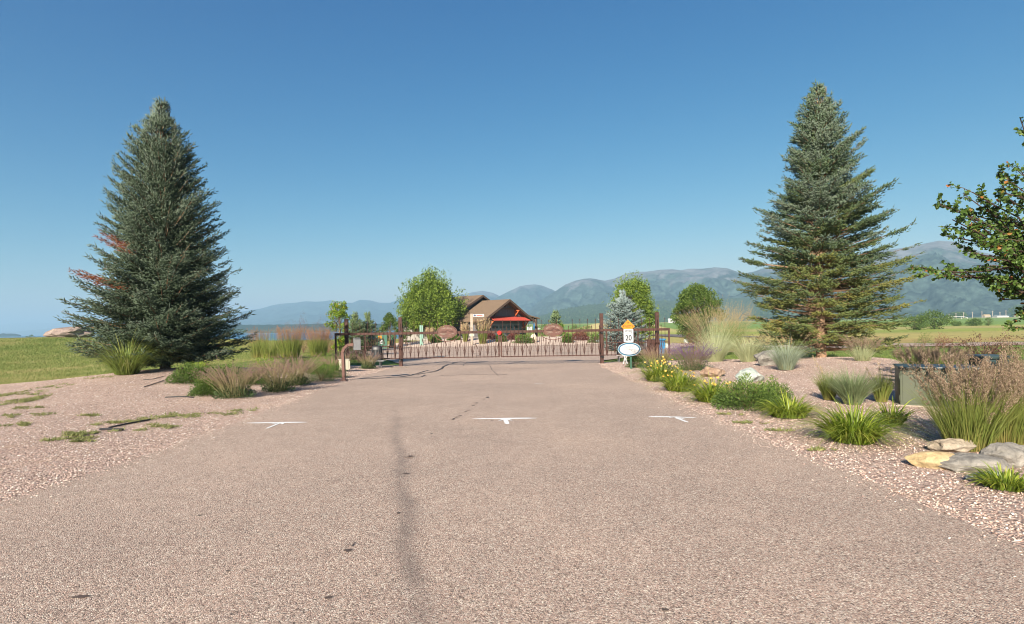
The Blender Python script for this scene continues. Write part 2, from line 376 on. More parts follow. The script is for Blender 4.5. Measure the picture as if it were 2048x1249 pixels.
M['plume_o'] = foliage('rusty_orange_plumes', [(0, (.30, .14, .08)), (.6, (.44, .23, .13)), (1, (.57, .36, .22))], .3)
M['plume_p'] = foliage('pinkish_brown_plumes', [(0, (.22, .15, .10)), (.6, (.34, .245, .17)), (1, (.46, .36, .26))], .3)
M['plume_t'] = foliage('straw_plumes', [(0, (.40, .27, .15)), (.6, (.56, .42, .25)), (1, (.70, .56, .36))], .3)
M['fescue'] = foliage('blue_grey_blades', [(0, (.30, .26, .14)), (.3, (.20, .24, .15)), (.7, (.30, .36, .28)), (1, (.46, .50, .36))], .25)
M['greygreen'] = foliage('grey_green_blades', [(0, (.24, .22, .10)), (.3, (.15, .19, .09)), (.7, (.20, .26, .13)), (1, (.34, .38, .20))], .3)
M['oat'] = foliage('pale_green_blades', [(0, (.36, .33, .18)), (.5, (.38, .42, .24)), (1, (.58, .58, .36))], .3)
M['barberry'] = foliage('dark_red_leaves', [(0, (.07, .022, .02)), (.6, (.15, .05, .04)), (1, (.28, .11, .08))], .25)
M['darkbarb'] = foliage('blackish_purple_leaves', [(0, (.025, .012, .012)), (.6, (.06, .028, .025)), (.9, (.13, .06, .045)), (1, (.16, .17, .05))], .2)
M['lawn'] = foliage('lawn_blades', [(0, (.09, .135, .035)), (.4, (.165, .215, .055)), (.75, (.29, .285, .105)), (1, (.42, .35, .18))], .35)
M['weed'] = foliage('weedy_tufts', [(0, (.12, .15, .05)), (1, (.30, .29, .12))], .3)

# ------------------------------------------------------------------ ground
def spaced(a, b, s, far, k=1.13):
    v = list(np.arange(a, b+1e-6, s)); st = s
    while v[-1] < far: st *= k; v.append(v[-1]+st)
    return v
def grid(xs, ys, dz=0):
    X, Y = np.meshgrid(xs, ys); Z = H(X, Y)+dz
    V = np.stack([X, Y, Z], -1).reshape(-1, 3); nx, ny = len(xs), len(ys)
    i = np.arange(nx-1)[None, :]+np.arange(ny-1)[:, None]*nx
    return V, np.stack([i, i+1, i+1+nx, i+nx], -1).reshape(-1, 4)
xr = spaced(0, 45, .6, 9500); xs = sorted(set([round(-v, 4) for v in xr]+[round(v, 4) for v in xr]))
ys = [-300, -120, -50]+list(np.arange(-20, 90, .6))+spaced(90, 92, 1, 9500)[1:]
V, Q = grid(np.array(xs), np.array(ys), -.05)
gm = mesh('ground', V, [Q], M['soil'], True)
X, Y = V[:, 0], V[:, 1]; u = X/np.maximum(Y, 1)
c = np.tile(np.array([.155, .20, .055]), (len(V), 1))                        # lawn
def lay(col, k): 
    global c
    c = c*(1-k[:, None])+np.array(col)*k[:, None]
lay((.30, .27, .09), ss(Y, 58, 66)*ss(-X, 8, 14)*(1-ss(-X, 20, 60)))
lay((.36, .31, .13), ss(Y, 56, 60)*ss(X, 8, 14))
lay((.34, .26, .12), ss(Y, 56, 60)*(1-ss(Y, 68, 76))*ss(X, 18, 24))
lay((.25, .29, .08), ss(Y, 100, 130)*ss(u, -.1, .1))
lay((.33, .30, .13), ss(Y, 150, 165)*(1-ss(Y, 200, 215))*ss(u, .2, .3))
lay((.17, .26, .075), ss(Y, 220, 240)*ss(u, -.1, .1))
lay((.36, .33, .16), ss(Y, 640, 680)*ss(u, -.1, .1))
lay((.20, .27, .08), ss(Y, 760, 800)*ss(u, -.1, .1))
lay((.46, .38, .22), np.exp(-((X-31)/13)**4-((Y-160)/24)**4))
at_ = gm.attributes.new('soil', 'FLOAT_COLOR', 'POINT'); at_.data.foreach_set('color', np.c_[c, np.ones(len(c))].astype(np.float32).ravel())
setp(link('ground', gm), kind='structure')
def strip(name, mat, ya, yb, n, fx0, fx1, nxs, dz, smooth=True):
    ys_ = np.linspace(ya, yb, n); t = np.linspace(0, 1, nxs)
    a = np.array([fx0(y) for y in ys_]); b = np.array([fx1(y) for y in ys_])
    X = a[:, None]+(b-a)[:, None]*t[None]; Y = np.repeat(ys_[:, None], nxs, 1); Z = H(X, Y)+dz
    V = np.stack([X, Y, Z], -1).reshape(-1, 3); i = np.arange(nxs-1)[None, :]+np.arange(n-1)[:, None]*nxs
    o = link(name, mesh(name, V, [np.stack([i, i+1, i+1+nxs, i+nxs], -1).reshape(-1, 4)], mat, smooth)); o['kind'] = 'structure'; return o
def ip(x, xp, fp): return float(np.interp(x, xp, fp))
def wob(y, s=0, a=.05): return a*(math.sin(y*1.9+s)+.6*math.sin(y*4.7+2*s)+.5*math.sin(y*11.3+s))
roadL = lambda y: ip(y, [-30, 0, 8, 11, 16, 26, 30, 36, 48, 56, 61], [-4.75, -4.75, -4.8, -5.0, -5.4, -5.55, -5.9, -8, -13, -17, -17])+wob(y, 1, .035)
roadR = lambda y: ip(y, [-30, 0, 12, 16, 24, 27, 30, 36, 44, 62], [3.6, 3.5, 3.42, 3.7, 3.75, 4.1, 4.6, 8, 22, 25])+wob(y, 3, .035)
lawnL = lambda y: -17.4+wob(y, 5, .06)+.9*(1-ss(y, 20, 26))*0
bedR = lambda y: ip(y, [-30, 4, 8, 12, 16, 20, 24, 27, 29], [40, 22, 15, 11.6, 11.5, 13.2, 14.4, 10, 8])+wob(y, 5, .06)
strip('gravel_bed', M['gravel'], -25, 29, 220, lambda y: lawnL(y)-22*(1-float(ss(y, 8, 13))), lambda y: roadL(y)+.4, 60, -.012)
strip('gravel_bed', M['gravel'], -25, 29, 220, lambda y: roadR(y)-.4, bedR, 50, -.012)
road = strip('driveway', M['asphalt'], -25, 66, 360, roadL, roadR, 20, .0)
# cross street beyond, running off to the right and the left
strip('street', M['asphalt_far'], 45, 54, 16, lambda y: 18, lambda y: 150, 60, .0)
strip('parking_area', M['asphalt_dark'], 92, 124, 20, lambda y: 30+(y-92)*-.05, lambda y: 41-(y-92)*.12, 14, .05)
isl = lambda s: (lambda y: s*(15.5-.0*y)*math.sqrt(max(0.02, 1-((y-76)/12.5)**4)))
strip('gravel_island', M['gravel_pale'], 63.6, 88, 60, lambda y: isl(-1)(y)-.5, isl(1), 70, .03)
lake = link('lake', mesh('lake', [(-14000, 120, -3), (3000, 120, -3), (3000, 12000, -3), (-14000, 12000, -3)], [[[0, 1, 2, 3]]], M['water'])); lake['kind'] = 'structure'
# ------------------------------------------------------------------ hills and mountains
def hills(name, pts, D, depth, mat, nr=46, step=4, amp=.10, ns=1/260., jag=0, seed=0, foot=-6, prof=1.25, back=1.25):
    pts = sorted(pts); xs_ = np.arange(pts[0][0], pts[-1][0]+1, step)
    yy = np.interp(xs_, [p[0] for p in pts], [p[1] for p in pts])
    V = []; nt_ = nr+6
    for k, (px, py) in enumerate(zip(xs_, yy)):
        Dk = D(px) if callable(D) else D
        top = at(px, py, Dk); u_ = top.x/Dk
        for j in range(nt_):
            t = j/(nr-1)
            if t <= 1: yk = Dk-depth*(1-t); base = foot+(top.z-foot)*(t**prof)
            else: yk = Dk+depth*(t-1)*2.5; base = foot+(top.z-foot)*max(0, 1-(t-1)*2.2*back)
            xk = u_*yk
            p = Vector((xk*ns, yk*ns*.6, seed+base*ns*.5))
            n1 = noise.fractal(p, 1.0, 2.1, 6); r_ = max(-.3, 1-abs(noise.fractal(p*1.3+Vector((3, 7, 1)), 1.1, 2.1, 4))*1.6)
            env = math.sin(min(1, t)*math.pi)**.8 if t <= 1 else .3
            z = base+(top.z-foot)*amp*env*(n1*1.1+r_*1.2-.8)
            if jag: z += jag*(noise.noise(Vector((px*1.31, j*3.7, seed)))*.9+.3*math.sin(px*12.9+j*7.1))*min(1, t*4)
            V.append((xk, yk, z))
    nx = len(xs_); i = np.arange(nx-1)[:, None]*nt_+np.arange(nt_-1)[None, :]
    o = link(name, mesh(name, V, [np.stack([i, i+nt_, i+nt_+1, i+1], -1).reshape(-1, 4)], mat, True)); o['kind'] = 'structure'; return o
hills('hills', [(-700, 650), (-300, 640), (0, 650), (14, 648), (35, 646), (62, 645), (90, 647), (125, 647), (160, 645), (300, 640), (500, 646), (600, 652)], 12500, 1500,
      mountain('far_hills', (.05, .08, .07), (.2, .2, .2), 1/700., 400), 14, 5, .05, 1/900., seed=3)
hills('hills', [(-200, 666), (30, 664), (60, 661), (95, 658), (110, 657), (140, 658), (200, 655), (300, 652), (420, 650), (560, 655)], 8600, 900,
      mountain('lake_hills', (.04, .07, .05), (.2, .2, .2), 1/500., 400), 14, 5, .06, 1/700., seed=5)
hills('mountains', [(360, 640), (430, 632), (495, 622), (520, 618), (545, 611), (560, 608), (590, 606), (612, 603), (630, 604), (648, 603), (660, 601), (690, 606), (705, 606), (720, 600), (740, 601), (760, 606), (780, 606), (800, 599), (830, 594), (870, 592), (905, 590), (935, 589), (955, 592), (1000, 606), (1050, 620)], 6000, 1900,
      mountain('left_range', (.024, .048, .042), (.13, .125, .12), 1/330., 300, .35), 60, 3, .16, 1/420., seed=11)
hills('mountains', [(880, 605), (905, 595), (925, 590), (945, 585), (965, 582), (985, 586), (1002, 594), (1040, 612), (1100, 640)], 4700, 900,
      mountain('second_range', (.024, .048, .042), (.13, .125, .12), 1/280., 260, .4), 50, 3, .14, 1/300., seed=17)
hills('mountains', [(950, 625), (980, 605), (1000, 592), (1020, 582), (1040, 573), (1050, 571), (1070, 569), (1085, 572), (1110, 582), (1160, 610), (1220, 640)], 3900, 900,
      mountain('middle_range', (.034, .054, .046), (.135, .135, .14), 1/240., 260, .45), 60, 3, .15, 1/260., seed=23)
hills('mountains', [(1040, 640), (1075, 606), (1095, 592), (1112, 582), (1130, 570), (1150, 562), (1168, 558), (1182, 557), (1210, 562), (1228, 558), (1255, 547), (1272, 544), (1292, 544), (1320, 540), (1345, 539), (1362, 541), (1380, 538), (1405, 538), (1430, 535), (1455, 537), (1475, 544), (1490, 547), (1510, 543), (1535, 534), (1600, 520), (1700, 510), (1800, 497), (1830, 492), (1852, 487), (1877, 482), (1895, 483), (1912, 484), (1935, 494), (1965, 505), (2000, 512), (2060, 520), (2150, 500), (2300, 490), (2500, 520)],
      lambda px: 3100-900*float(ss(px, 1100, 1900)), 1050, mountain('right_range', (.04, .06, .05), (.145, .145, .15), 1/200., 250, .5), 90, 3, .17, 1/210., seed=31, foot=2)
hills('foothills', [(1000, 648), (1050, 642), (1090, 630), (1130, 618), (1180, 610), (1240, 606), (1300, 603), (1400, 601), (1500, 596), (1600, 590), (1700, 586), (1850, 580), (2048, 570), (2300, 565)], 1850, 620,
      mountain('forested_foothills', (.055, .08, .05), (.2, .19, .15), 1/90., 900), 90, 2.5, .05, 1/160., jag=2.2, seed=41, foot=3)
hills('lakeshore', [(380, 650), (480, 650), (520, 650), (600, 649), (660, 647), (720, 647), (770, 648), (800, 650), (860, 652), (950, 654), (1050, 652), (1100, 650), (1150, 648)], 2000, 200,
      mountain('shore_forest', (.022, .042, .024), (.2, .19, .15), 1/60., 900), 14, 1.5, .02, 1/100., jag=2.0, seed=47, foot=-6, prof=.35)
hills('island', [(-60, 668), (-40, 666), (0, 668.5), (6, 667), (12, 668), (22, 667.4), (30, 668), (38, 669.5), (42, 671)], 2300, 60,
      mountain('island_trees', (.02, .035, .024), (.2, .19, .15), 1/60., 900), 8, 1.2, .02, 1/100., jag=1.6, seed=53, foot=-5, prof=.4)
# conifers that cover the foothills, too many to count
n = 12000; pxs = rng.uniform(1020, 2300, n); dd = rng.uniform(1270, 1850, n)
tt = (dd-1230)/620; py_ = np.interp(pxs, [1000, 1050, 1090, 1130, 1180, 1240, 1300, 1400, 1500, 1600, 1700, 1850, 2048, 2300], [648, 642, 630, 618, 610, 606, 603, 601, 596, 590, 586, 580, 570, 565])
uu = (pxs-1024)/F; vv = (HY-py_)/F; tx = uu*CR+vv*SR; tz = CH+(-uu*SR+vv*CR)*1850
Pz = 3+(tz-3)*np.clip(tt, 0, 1)**1.25
CONE = (np.array([[1, 0, 0], [0, 1, 0], [-1, 0, 0], [0, -1, 0], [0, 0, 1]], float), np.array([[0, 1, 4], [1, 2, 4], [2, 3, 4], [3, 0, 4]]))
M['conifer_far'] = foliage('distant_conifers', [(0, (.03, .055, .028)), (.7, (.06, .095, .045)), (1, (.11, .14, .06))], 0, 1, 0)
inst('forest', CONE, np.c_[tx*dd, dd, Pz-1.5], np.tile([0, 0, 1.], (n, 1)), rng.uniform(1.0, 2.0, n), rng.uniform(4, 9, n), rng.random(n)**1.5, M['conifer_far'], kind='stuff')

# ------------------------------------------------------------------ spruces
def spruce(name, label, base, Hh, prof, mat, bark, seed, group=None, whorl=.22, per=7, tw=.085, sp=.055, slen=.14, srad=.019, hollow=0., tips=9, lean_top=.55, dead=None, zmin=.25, yellow=False, droop=-.12):
    global rng
    rng = np.random.default_rng(seed); T = thing(name, label, 'tree', base, group)
    mb = MB(); mb.tube([(0, 0, -.3), (.02, 0, .3), (0, .03, Hh*.4), (.03, 0, Hh*.75), (0, 0, Hh*.97)], [.02*Hh, .016*Hh, .011*Hh, .005*Hh, .012], 9)
    mb.obj('trunk', bark, T, True)
    br = MB(); P = []; Dr = []; L = []; tn = []; dP = []; dD = []
    z = zmin
    while z < Hh*.97:
        f = z/Hh; k = per if f < .75 else per-1; a0 = rng.random()*6.28
        for i in range(2*k):
            fill = i % 2
            if rng.random() < .08: continue
            az = a0+i*3.1416/k+rng.normal()*.16; zz = z+rng.normal()*.05+(whorl*.5 if fill else 0)
            a_ = droop+lean_top*f**1.3+rng.normal()*.05; b_ = .22+.25*f
            rr = np.interp(zz/Hh, prof[0], prof[1]); rr = np.interp((zz+max(0, a_+.6*b_)*rr)/Hh, prof[0], prof[1])
            Lb = rr*(rng.uniform(.82, 1.04) if not yellow else rng.uniform(.68, 1.06)*(1+.12*math.cos(az-.4)))*(rng.uniform(.5, .8) if fill else 1)*((1-.45*max(0, -math.sin(az+.15))**2*(1-float(ss(f, .28, .42)))) if yellow else 1)
            bt_ = rng.normal()*(.15 if yellow else .10); isdead = False
            if dead and dead[0](az, f) and True: isdead = True
            if Lb < .08: Lb = .08
            d2 = np.array([math.cos(az), math.sin(az), 0]); side = np.array([-math.sin(az), math.cos(az), 0])
            s_ = np.arange(max(.08, hollow*(1-f)*Lb), Lb, tw*(1.0 if f > .25 else 1.1))
            pt = lambda s: d2*s[:, None]+np.array([0, 0, 1])*(zz+a_*s+b_*s*s/max(Lb, .3)*.6)[:, None]
            br.tube([tuple(v) for v in pt(np.array([0, Lb*.35, Lb*.7, Lb]))], [.012+.011*Lb, .01+.008*Lb, .006+.003*Lb, .004], 3, False)
            if hollow:   # bare inner twigs
                for s in np.arange(.15, hollow*(1-f)*Lb, .2):
                    q = pt(np.array([s]))[0]
                    for sg in (-1, 1):
                        e = q+side*sg*rng.uniform(.2, .5)*min(1, Lb)+d2*.2+np.array([0, 0, rng.uniform(-.22, .05)])
                        br.tube([tuple(q), tuple(e)], [.007, .003], 3, False)
            B = pt(s_)
            for sg in (-1, 1):
                for j, s in enumerate(s_):
                    if noise.noise(Vector(B[j])*1.9+Vector((seed, 0, 0)))*.9+noise.noise(Vector(B[j])*4.3)*.4 < (-.30+.2*(f < .5) if yellow else -.42): continue
                    rem = Lb-s; tl = min(.95, .15+.42*rem)*rng.uniform(.6, 1.15)*min(1, .5+s/Lb)
                    fw = rng.uniform(.55, .9); td = nrm(d2*fw+side*sg*math.sqrt(1-fw*fw*.8)+np.array([0, 0, rng.normal()*.10+(.08 if f > .3 else -.05)+.5*a_]))
                    nn = max(2, int(tl/sp)); q = (np.arange(nn)+rng.random(nn)*.7)/nn*tl
                    pp = B[j]+td*q[:, None]; pp[:, 2] -= .12*q*q; pp += rng.normal(size=pp.shape)*np.array([.012, .012, .03])
                    sgn = np.where(np.arange(nn) % 2, 1, -1)[:, None]; perp = np.cross(td, [0, 0, 1])
                    up = rng.uniform(-.25, .75, (nn, 1))+.25*f
                    dr = td*rng.uniform(.6, 1, (nn, 1))+perp*sgn*rng.uniform(.2, .75, (nn, 1))+np.array([0, 0, 1])*up
                    ll = slen*rng.uniform(.6, 1.25, nn)
                    (dP if isdead else P).append(pp); (dD if isdead else Dr).append(dr)
                    if not isdead:
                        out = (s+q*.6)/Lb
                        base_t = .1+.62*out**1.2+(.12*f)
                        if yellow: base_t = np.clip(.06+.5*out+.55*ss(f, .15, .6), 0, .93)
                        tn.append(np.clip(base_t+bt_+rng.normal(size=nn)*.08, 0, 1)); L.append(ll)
            # upright leader-like shoots along the branch end
            if not isdead:
                nn = 3+int(3*f); q = Lb*rng.uniform(.6, 1.02, nn)
                P.append(pt(q)); Dr.append(d2*rng.uniform(.3, 1, (nn, 1))+np.array([0, 0, 1])*rng.uniform(.1, .6+f, (nn, 1))); L.append(slen*rng.uniform(1.1, 1.9, nn)); tn.append(np.full(nn, .92)+rng.normal(size=nn)*.06)
        z += whorl*rng.uniform(.75, 1.2)*(1 if f < .7 else .8)
    for i in range(tips):   # several leaders at the top
        x0 = rng.uniform(-.34, .34); y0 = rng.uniform(-.3, .3); z0 = Hh*.965-math.hypot(x0, y0)*1.25+rng.uniform(0, .1); l = rng.uniform(.28, .5)
        br.tube([(x0*.3, y0*.3, z0-.3), (x0, y0, z0), (x0*1.15, y0*1.15, z0+l)], [.012, .01, .006], 3, False)
        q = np.linspace(0, 1, 9); pp = np.c_[x0+q*0, y0+q*0, z0-.1+q*(l+.05)]; P.append(np.repeat(pp, 3, 0)); m_ = 27
        Dr.append(np.c_[rng.normal(size=(m_, 2))*.35, np.ones(m_)]); L.append(rng.uniform(.05, .1, m_)); tn.append(np.full(m_, .97))
    br.obj('branches', M['twig'], T, kind='stuff')
    P = np.concatenate(P); Dr = np.concatenate(Dr); L = np.concatenate(L); tn = np.concatenate(tn)
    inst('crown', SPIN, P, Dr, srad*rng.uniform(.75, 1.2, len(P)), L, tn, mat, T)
    if dP:
        dP = np.concatenate(dP); dD = np.concatenate(dD)
        o = inst('dead_branches', SPIN, dP, dD, srad*.8, slen*.9, rng.random(len(dP)), M['dead'], T); o['label'] = 'rust red dead branch tips'; o['kind'] = 'stuff'
    print(name, len(P)); return T
def basepos(px, py, D):
    u_ = ray(px, py); x = u_.x*D; return Vector((x, D, h(x, D)))
LB = basepos(330, 737, 20.4); RB = basepos(1642, 712, 22)
profL = ([0, .03, .076, .2, .37, .5, .66, .786, .92, .97, 1], [2.2, 2.5, 2.8, 2.85, 2.5, 2.2, 1.75, 1.35, .85, .48, .15])
profR = ([0, .03, .12, .24, .32, .43, .52, .62, .7, .8, .9, .96, 1], [1.7, 3.0, 3.5, 3.45, 3.3, 2.95, 2.7, 2.2, 1.75, 1.4, .92, .5, .12])
angL = lambda az, f: (.27 < f < .31 or .375 < f < .43) and math.cos(az-math.pi*1.08) > .86
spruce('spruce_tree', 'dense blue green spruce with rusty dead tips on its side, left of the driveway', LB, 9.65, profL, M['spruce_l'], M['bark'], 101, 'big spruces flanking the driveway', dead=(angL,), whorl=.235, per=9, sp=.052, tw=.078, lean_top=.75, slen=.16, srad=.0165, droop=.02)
spruce('spruce_tree', 'open spruce with yellowish lower boughs and bare pale trunk, right of the driveway', RB, 10.6, profR, M['spruce_r'], M['bark_tan'], 202, 'big spruces flanking the driveway', hollow=.42, whorl=.32, per=9, tw=.068, yellow=True, zmin=.35, droop=-.08, sp=.046, slen=.15, srad=.0185)

# ------------------------------------------------------------------ leafy trees
def leafy(name, label, base, Hh, Wd, mat, seed, bark='bark', nclump=90, per=130, leaf=.085, crown0=.22, cat='tree', group=None, shape='egg', spiky=.0, trunk_r=.02, gaps=.25, csize=.16, lobe=()):
    global rng
    rng = np.random.default_rng(seed); T = thing(name, label, cat, base, group)
    zc0 = Hh*crown0; ch = Hh-zc0; C = []
    while len(C) < nclump:
        t = rng.random(); a = rng.random()*6.283
        if shape == 'egg': r = math.sin(math.pi*min(1, t**.62*.97+.03))**.55
        elif shape == 'round': r = math.sqrt(max(0, 1-(2*t-1)**2))
        elif shape == 'broad': r = math.sin(math.pi*(.18+.80*t**.85))**.75
        elif shape == 'column': r = math.sin(math.pi*(t*.92+.06))**.4
        else: r = (1-t)**.8+.08
        r *= .5*Wd*(1+gaps*noise.noise(Vector((math.cos(a)*1.4, math.sin(a)*1.4, t*3+seed)))*1.2)
        q = r*(.35+.65*rng.random()**.4)-Wd*csize*.35
        C.append((math.cos(a)*q, math.sin(a)*q, zc0+t*ch*.95))
    C = np.array(C); mb = MB()
    mb.tube([(0, 0, -.2), (.01*Hh, 0, zc0*.6), (0, .01*Hh, zc0+ch*.3), (0, 0, zc0+ch*.7)], [trunk_r*Hh*1.25, trunk_r*Hh, trunk_r*Hh*.6, .012*Hh*.5], 8)
    mb.obj('trunk', M[bark], T, True); mb = MB()
    for cpt in C:
        z0 = max(zc0*.8, cpt[2]-.55*math.hypot(cpt[0], cpt[1])-.15*Hh); md = (cpt[0]*.45, cpt[1]*.45, z0+(cpt[2]-z0)*.35)
        mb.tube([(0, 0, z0), md, tuple(cpt)], [trunk_r*Hh*.3, trunk_r*Hh*.18, .006], 4, False)
    mb.obj('limbs', M[bark], T, kind='stuff')
    cs = Wd*csize*rng.uniform(.65, 1.25, nclump); n = nclump*per; id_ = np.repeat(np.arange(nclump), per)
    off = nrm(rng.normal(size=(n, 3)))*(rng.random((n, 1))**.45); off[:, 2] *= .8
    P = C[id_]+off*cs[id_][:, None]
    if spiky:
        k = rng.random(n) < spiky; nk = k.sum(); sid = rng.integers(0, nclump*3, nk); dirs = nrm(np.c_[rng.normal(size=(nclump*3, 2))*.35, np.full(nclump*3, 1.)]+.9*np.repeat(C/np.array([Wd, Wd, Hh])*np.array([1, 1, .6]), 3, 0))
        P[k] = C[sid//3]+dirs[sid]*(rng.random((nk, 1))*cs[sid//3][:, None]*2.1)+rng.normal(size=(nk, 3))*leaf*.45
    ctr = np.array([0, 0, zc0+ch*.4]); D = nrm(P-ctr)*.7+rng.normal(size=(n, 3))*.75; D[:, 2] += .1
    tn = np.clip(.45+.28*rng.normal(size=n)+.2*(rng.random(nclump)-.5)[id_], 0, 1)
    inst('crown', LEAF, P, D, leaf*rng.uniform(.6, 1, n), leaf*rng.uniform(.8, 1.35, n), tn, mat, T)
    return T
def tree_px(fn, name, label, px, pyb, pyt, wpx, D, mat, seed, **k):
    b = basepos(px, pyb, D); top = at(px, pyt, D); return fn(name, label, b, top.z-b.z, wpx*D/F, mat, seed, **k)
tree_px(leafy, 'maple_tree', 'broad bright green maple standing left of the brown roofed house', 864, 683, 566, 128, 90, M['maple'], 11, nclump=240, per=230, leaf=.22, crown0=.27, spiky=.22, shape='broad', csize=.13)
tree_px(leafy, 'young_tree', 'slim yellow green young tree with a few reddened leaves behind the left gate end', 680, 697, 598, 44, 42, M['yleaf'], 12, nclump=45, per=90, leaf=.1, shape='column', crown0=.1, csize=.2, gaps=.5)
tree_px(leafy, 'young_tree', 'small dark young tree between the dull pines and the broad maple', 780, 700, 627, 38, 66, M['darkleaf'], 13, nclump=34, per=90, leaf=.13, shape='egg', crown0=.28, csize=.2)
tree_px(leafy, 'young_tree', 'low leafy tree touching the left edge of the broad maple', 806, 700, 634, 34, 72, M['darkleaf'], 14, nclump=34, per=90, leaf=.14, crown0=.25, csize=.2)
tree_px(leafy, 'maple_tree', 'tall two lobed green maple right behind the silver blue spruce', 1268, 700, 560, 88, 60, M['maple'], 15, nclump=170, per=140, leaf=.14, crown0=.06, spiky=.15, shape='column', csize=.14)
tree_px(leafy, 'round_tree', 'compact round headed green tree right of the gate behind the tan grasses', 1394, 705, 571, 96, 46, M['darkleaf'], 16, nclump=170, per=120, leaf=.12, crown0=.16, shape='round', csize=.13, gaps=.15)
tree_px(leafy, 'leafy_tree', 'small leafy tree at the foot of the lone conifer right of the house', 1122, 690, 648, 24, 92, M['maple'], 18, nclump=24, per=80, leaf=.16, crown0=.1, csize=.2)
sp_s = dict(whorl=.34, tw=.16, sp=.1, slen=.24, srad=.035, tips=3)
def con(name, label, px, pyb, pyt, wpx, D, mat, seed, **k):
    b = basepos(px, pyb, D); Hh = at(px, pyt, D).z-b.z; r = wpx*D/F/2
    return spruce(name, label, b, Hh, ([0, .08, .3, .6, .85, 1], [r*.85, r, r, r*.82, r*.5, .12]), mat, M['bark'], seed, **{**sp_s, **k})
con('blue_spruce', 'silver blue spruce behind the speed limit sign and gate', 1247, 700, 585, 104, 46, M['spruce_b'], 301, whorl=.24, tw=.12, sp=.085, slen=.19, srad=.034)
con('pine_tree', 'dull green pine beside the black gate post, nearer the yellow green tree', 711, 695, 628, 62, 56, M['dgreen'], 302, group='two dull green pines', lean_top=.9)
con('pine_tree', 'dull green pine, the right one of the pair behind the gate end', 736, 695, 630, 62, 58, M['dgreen'], 303, group='two dull green pines', lean_top=.9)
con('conifer_tree', 'lone pointed conifer in front of the foothills right of the house porch', 1112, 690, 626, 34, 96, M['dgreen'], 304, whorl=.6, tw=.3, sp=.2, slen=.4, srad=.07)
def bush_tree(name, label, px, pyb, pyt, wpx, D, mat, seed, **k): return tree_px(leafy, name, label, px, pyb, pyt, wpx, D, mat, seed, **{**dict(nclump=40, per=70, leaf=wpx*D/F*.035, crown0=.05, csize=.17, shape='round', cat='shrub'), **k})
for i, (px, pb, ptp, wp, D, lab) in enumerate([(1868, 660, 624, 62, 150, 'large green bush at the field edge left of the grey bush'), (1830, 662, 634, 50, 140, 'dark green bush in the field half behind the right spruce'), (1912, 652, 643, 22, 210, 'small dull grey bush alone in the right field'),
        (1950, 652, 639, 34, 210, 'long low green bush in the middle of the right field'), (1977, 652, 635, 17, 208, 'dark pointed bush at the end of the long low field bush')]):
    bush_tree('field_bush', lab, px, pb, ptp, wp, D, M['darkleaf'], 400+i, group='bushes in the right field')
bush_tree('leafy_tree', 'dark tree clump behind the far farm at the right edge', 2040, 634, 611, 40, 900, M['darkleaf'], 420, cat='tree')
bush_tree('leafy_tree', 'low dark trees beyond the field left of the far poles', 1915, 636, 627, 34, 900, M['darkleaf'], 421, cat='tree', nclump=60)
for i, (px, pb, ptp, wp, D, lab) in enumerate([(1088, 664, 650, 34, 140, 'green bush in front of the blue silo'), (1150, 672, 646, 24, 100, 'pale green bush between the lone conifer and the dry hill'), (1165, 676, 656, 26, 95, 'green bush below the dry hill nearer the gate'),
        (1176, 672, 652, 22, 130, 'dark bush on the slope of the dry hill'), (770, 690, 661, 50, 110, 'round dark bush by the lake left of the small dark tree'), (832, 690, 662, 70, 120, 'low dark bush under the broad maple by the lake')]):
    bush_tree('distant_bush', lab, px, pb, ptp, wp, D, M['darkleaf'], 430+i, group='distant bushes beyond the gate', nclump=26, per=60)
bush_tree('shrub', 'small dark conifer shrub at the lawn crest left of the grey boulder', 62, 680, 671, 15, 62, M['darkleaf'], 440, nclump=14, per=60)

# crabapple leaning in from the right
rng = np.random.default_rng(55); cb = Vector((9.0, 8.6, h(9.0, 8.6)))
CT = thing('crabapple_tree', 'crabapple with glossy leaves and orange tinges reaching in from the right edge', 'tree', cb)
mb = MB(); mb.tube([(0, 0, -.2), (.03, .05, .6), (-.05, 0, 1.3), (-.12, 0, 1.9)], [.17, .13, .11, .09], 10); mb.obj('trunk', M['bark'], CT, True)
tips = []; mb = MB(); TW = []
def limb(P0, P1, r0, sag=.25, n=7):
    P0 = np.array(P0, float); P1 = np.array(P1, float); t = np.linspace(0, 1, n)[:, None]
    P = P0*(1-t)+P1*t; P[:, 2] += (sag*np.sin(math.pi*t[:, 0])); P[1:-1] += rng.normal(size=(n-2, 3))*.05
    mb.tube([tuple(p) for p in P], np.linspace(r0, .007, n), 5, False); return P
def w_at(px, py, D): return np.array(at(px, py, D)-cb)
ends = [(1880, 410, 8.0), (1878, 408, 8.4), (1905, 440, 7.6), (1945, 385, 8.3), (1880, 470, 8.1), (1842, 535, 7.9), (1845, 555, 8.3), (1905, 545, 7.5), (1990, 580, 7.8), (1995, 345, 8.4), (2010, 350, 8.9), (2040, 235, 8.2), (2060, 300, 8.6), (1950, 470, 8.6), (1960, 510, 7.4), (2000, 440, 7.9), (2020, 400, 8.6), (2030, 590, 8.0), (2048, 660, 8.2), (2046, 640, 8.5),
        (1930, 500, 8.9), (1995, 540, 8.9), (2040, 480, 7.6), (2070, 540, 8.4), (1960, 400, 8.5), (1925, 455, 8.2), (1985, 480, 8.0), (2010, 520, 8.4), (2030, 450, 8.9), (1965, 560, 8.3), (2045, 560, 7.8), (2040, 380, 8.0), (1930, 425, 8.7), (2000, 600, 8.6), (2020, 500, 7.6)]
for _ in range(26):
    a = rng.uniform(-1.9, 1.9); r = rng.uniform(.7, 2.4); ends.append(np.array([math.cos(a)*r, math.sin(a)*r, rng.uniform(2.1, 4.4)]))
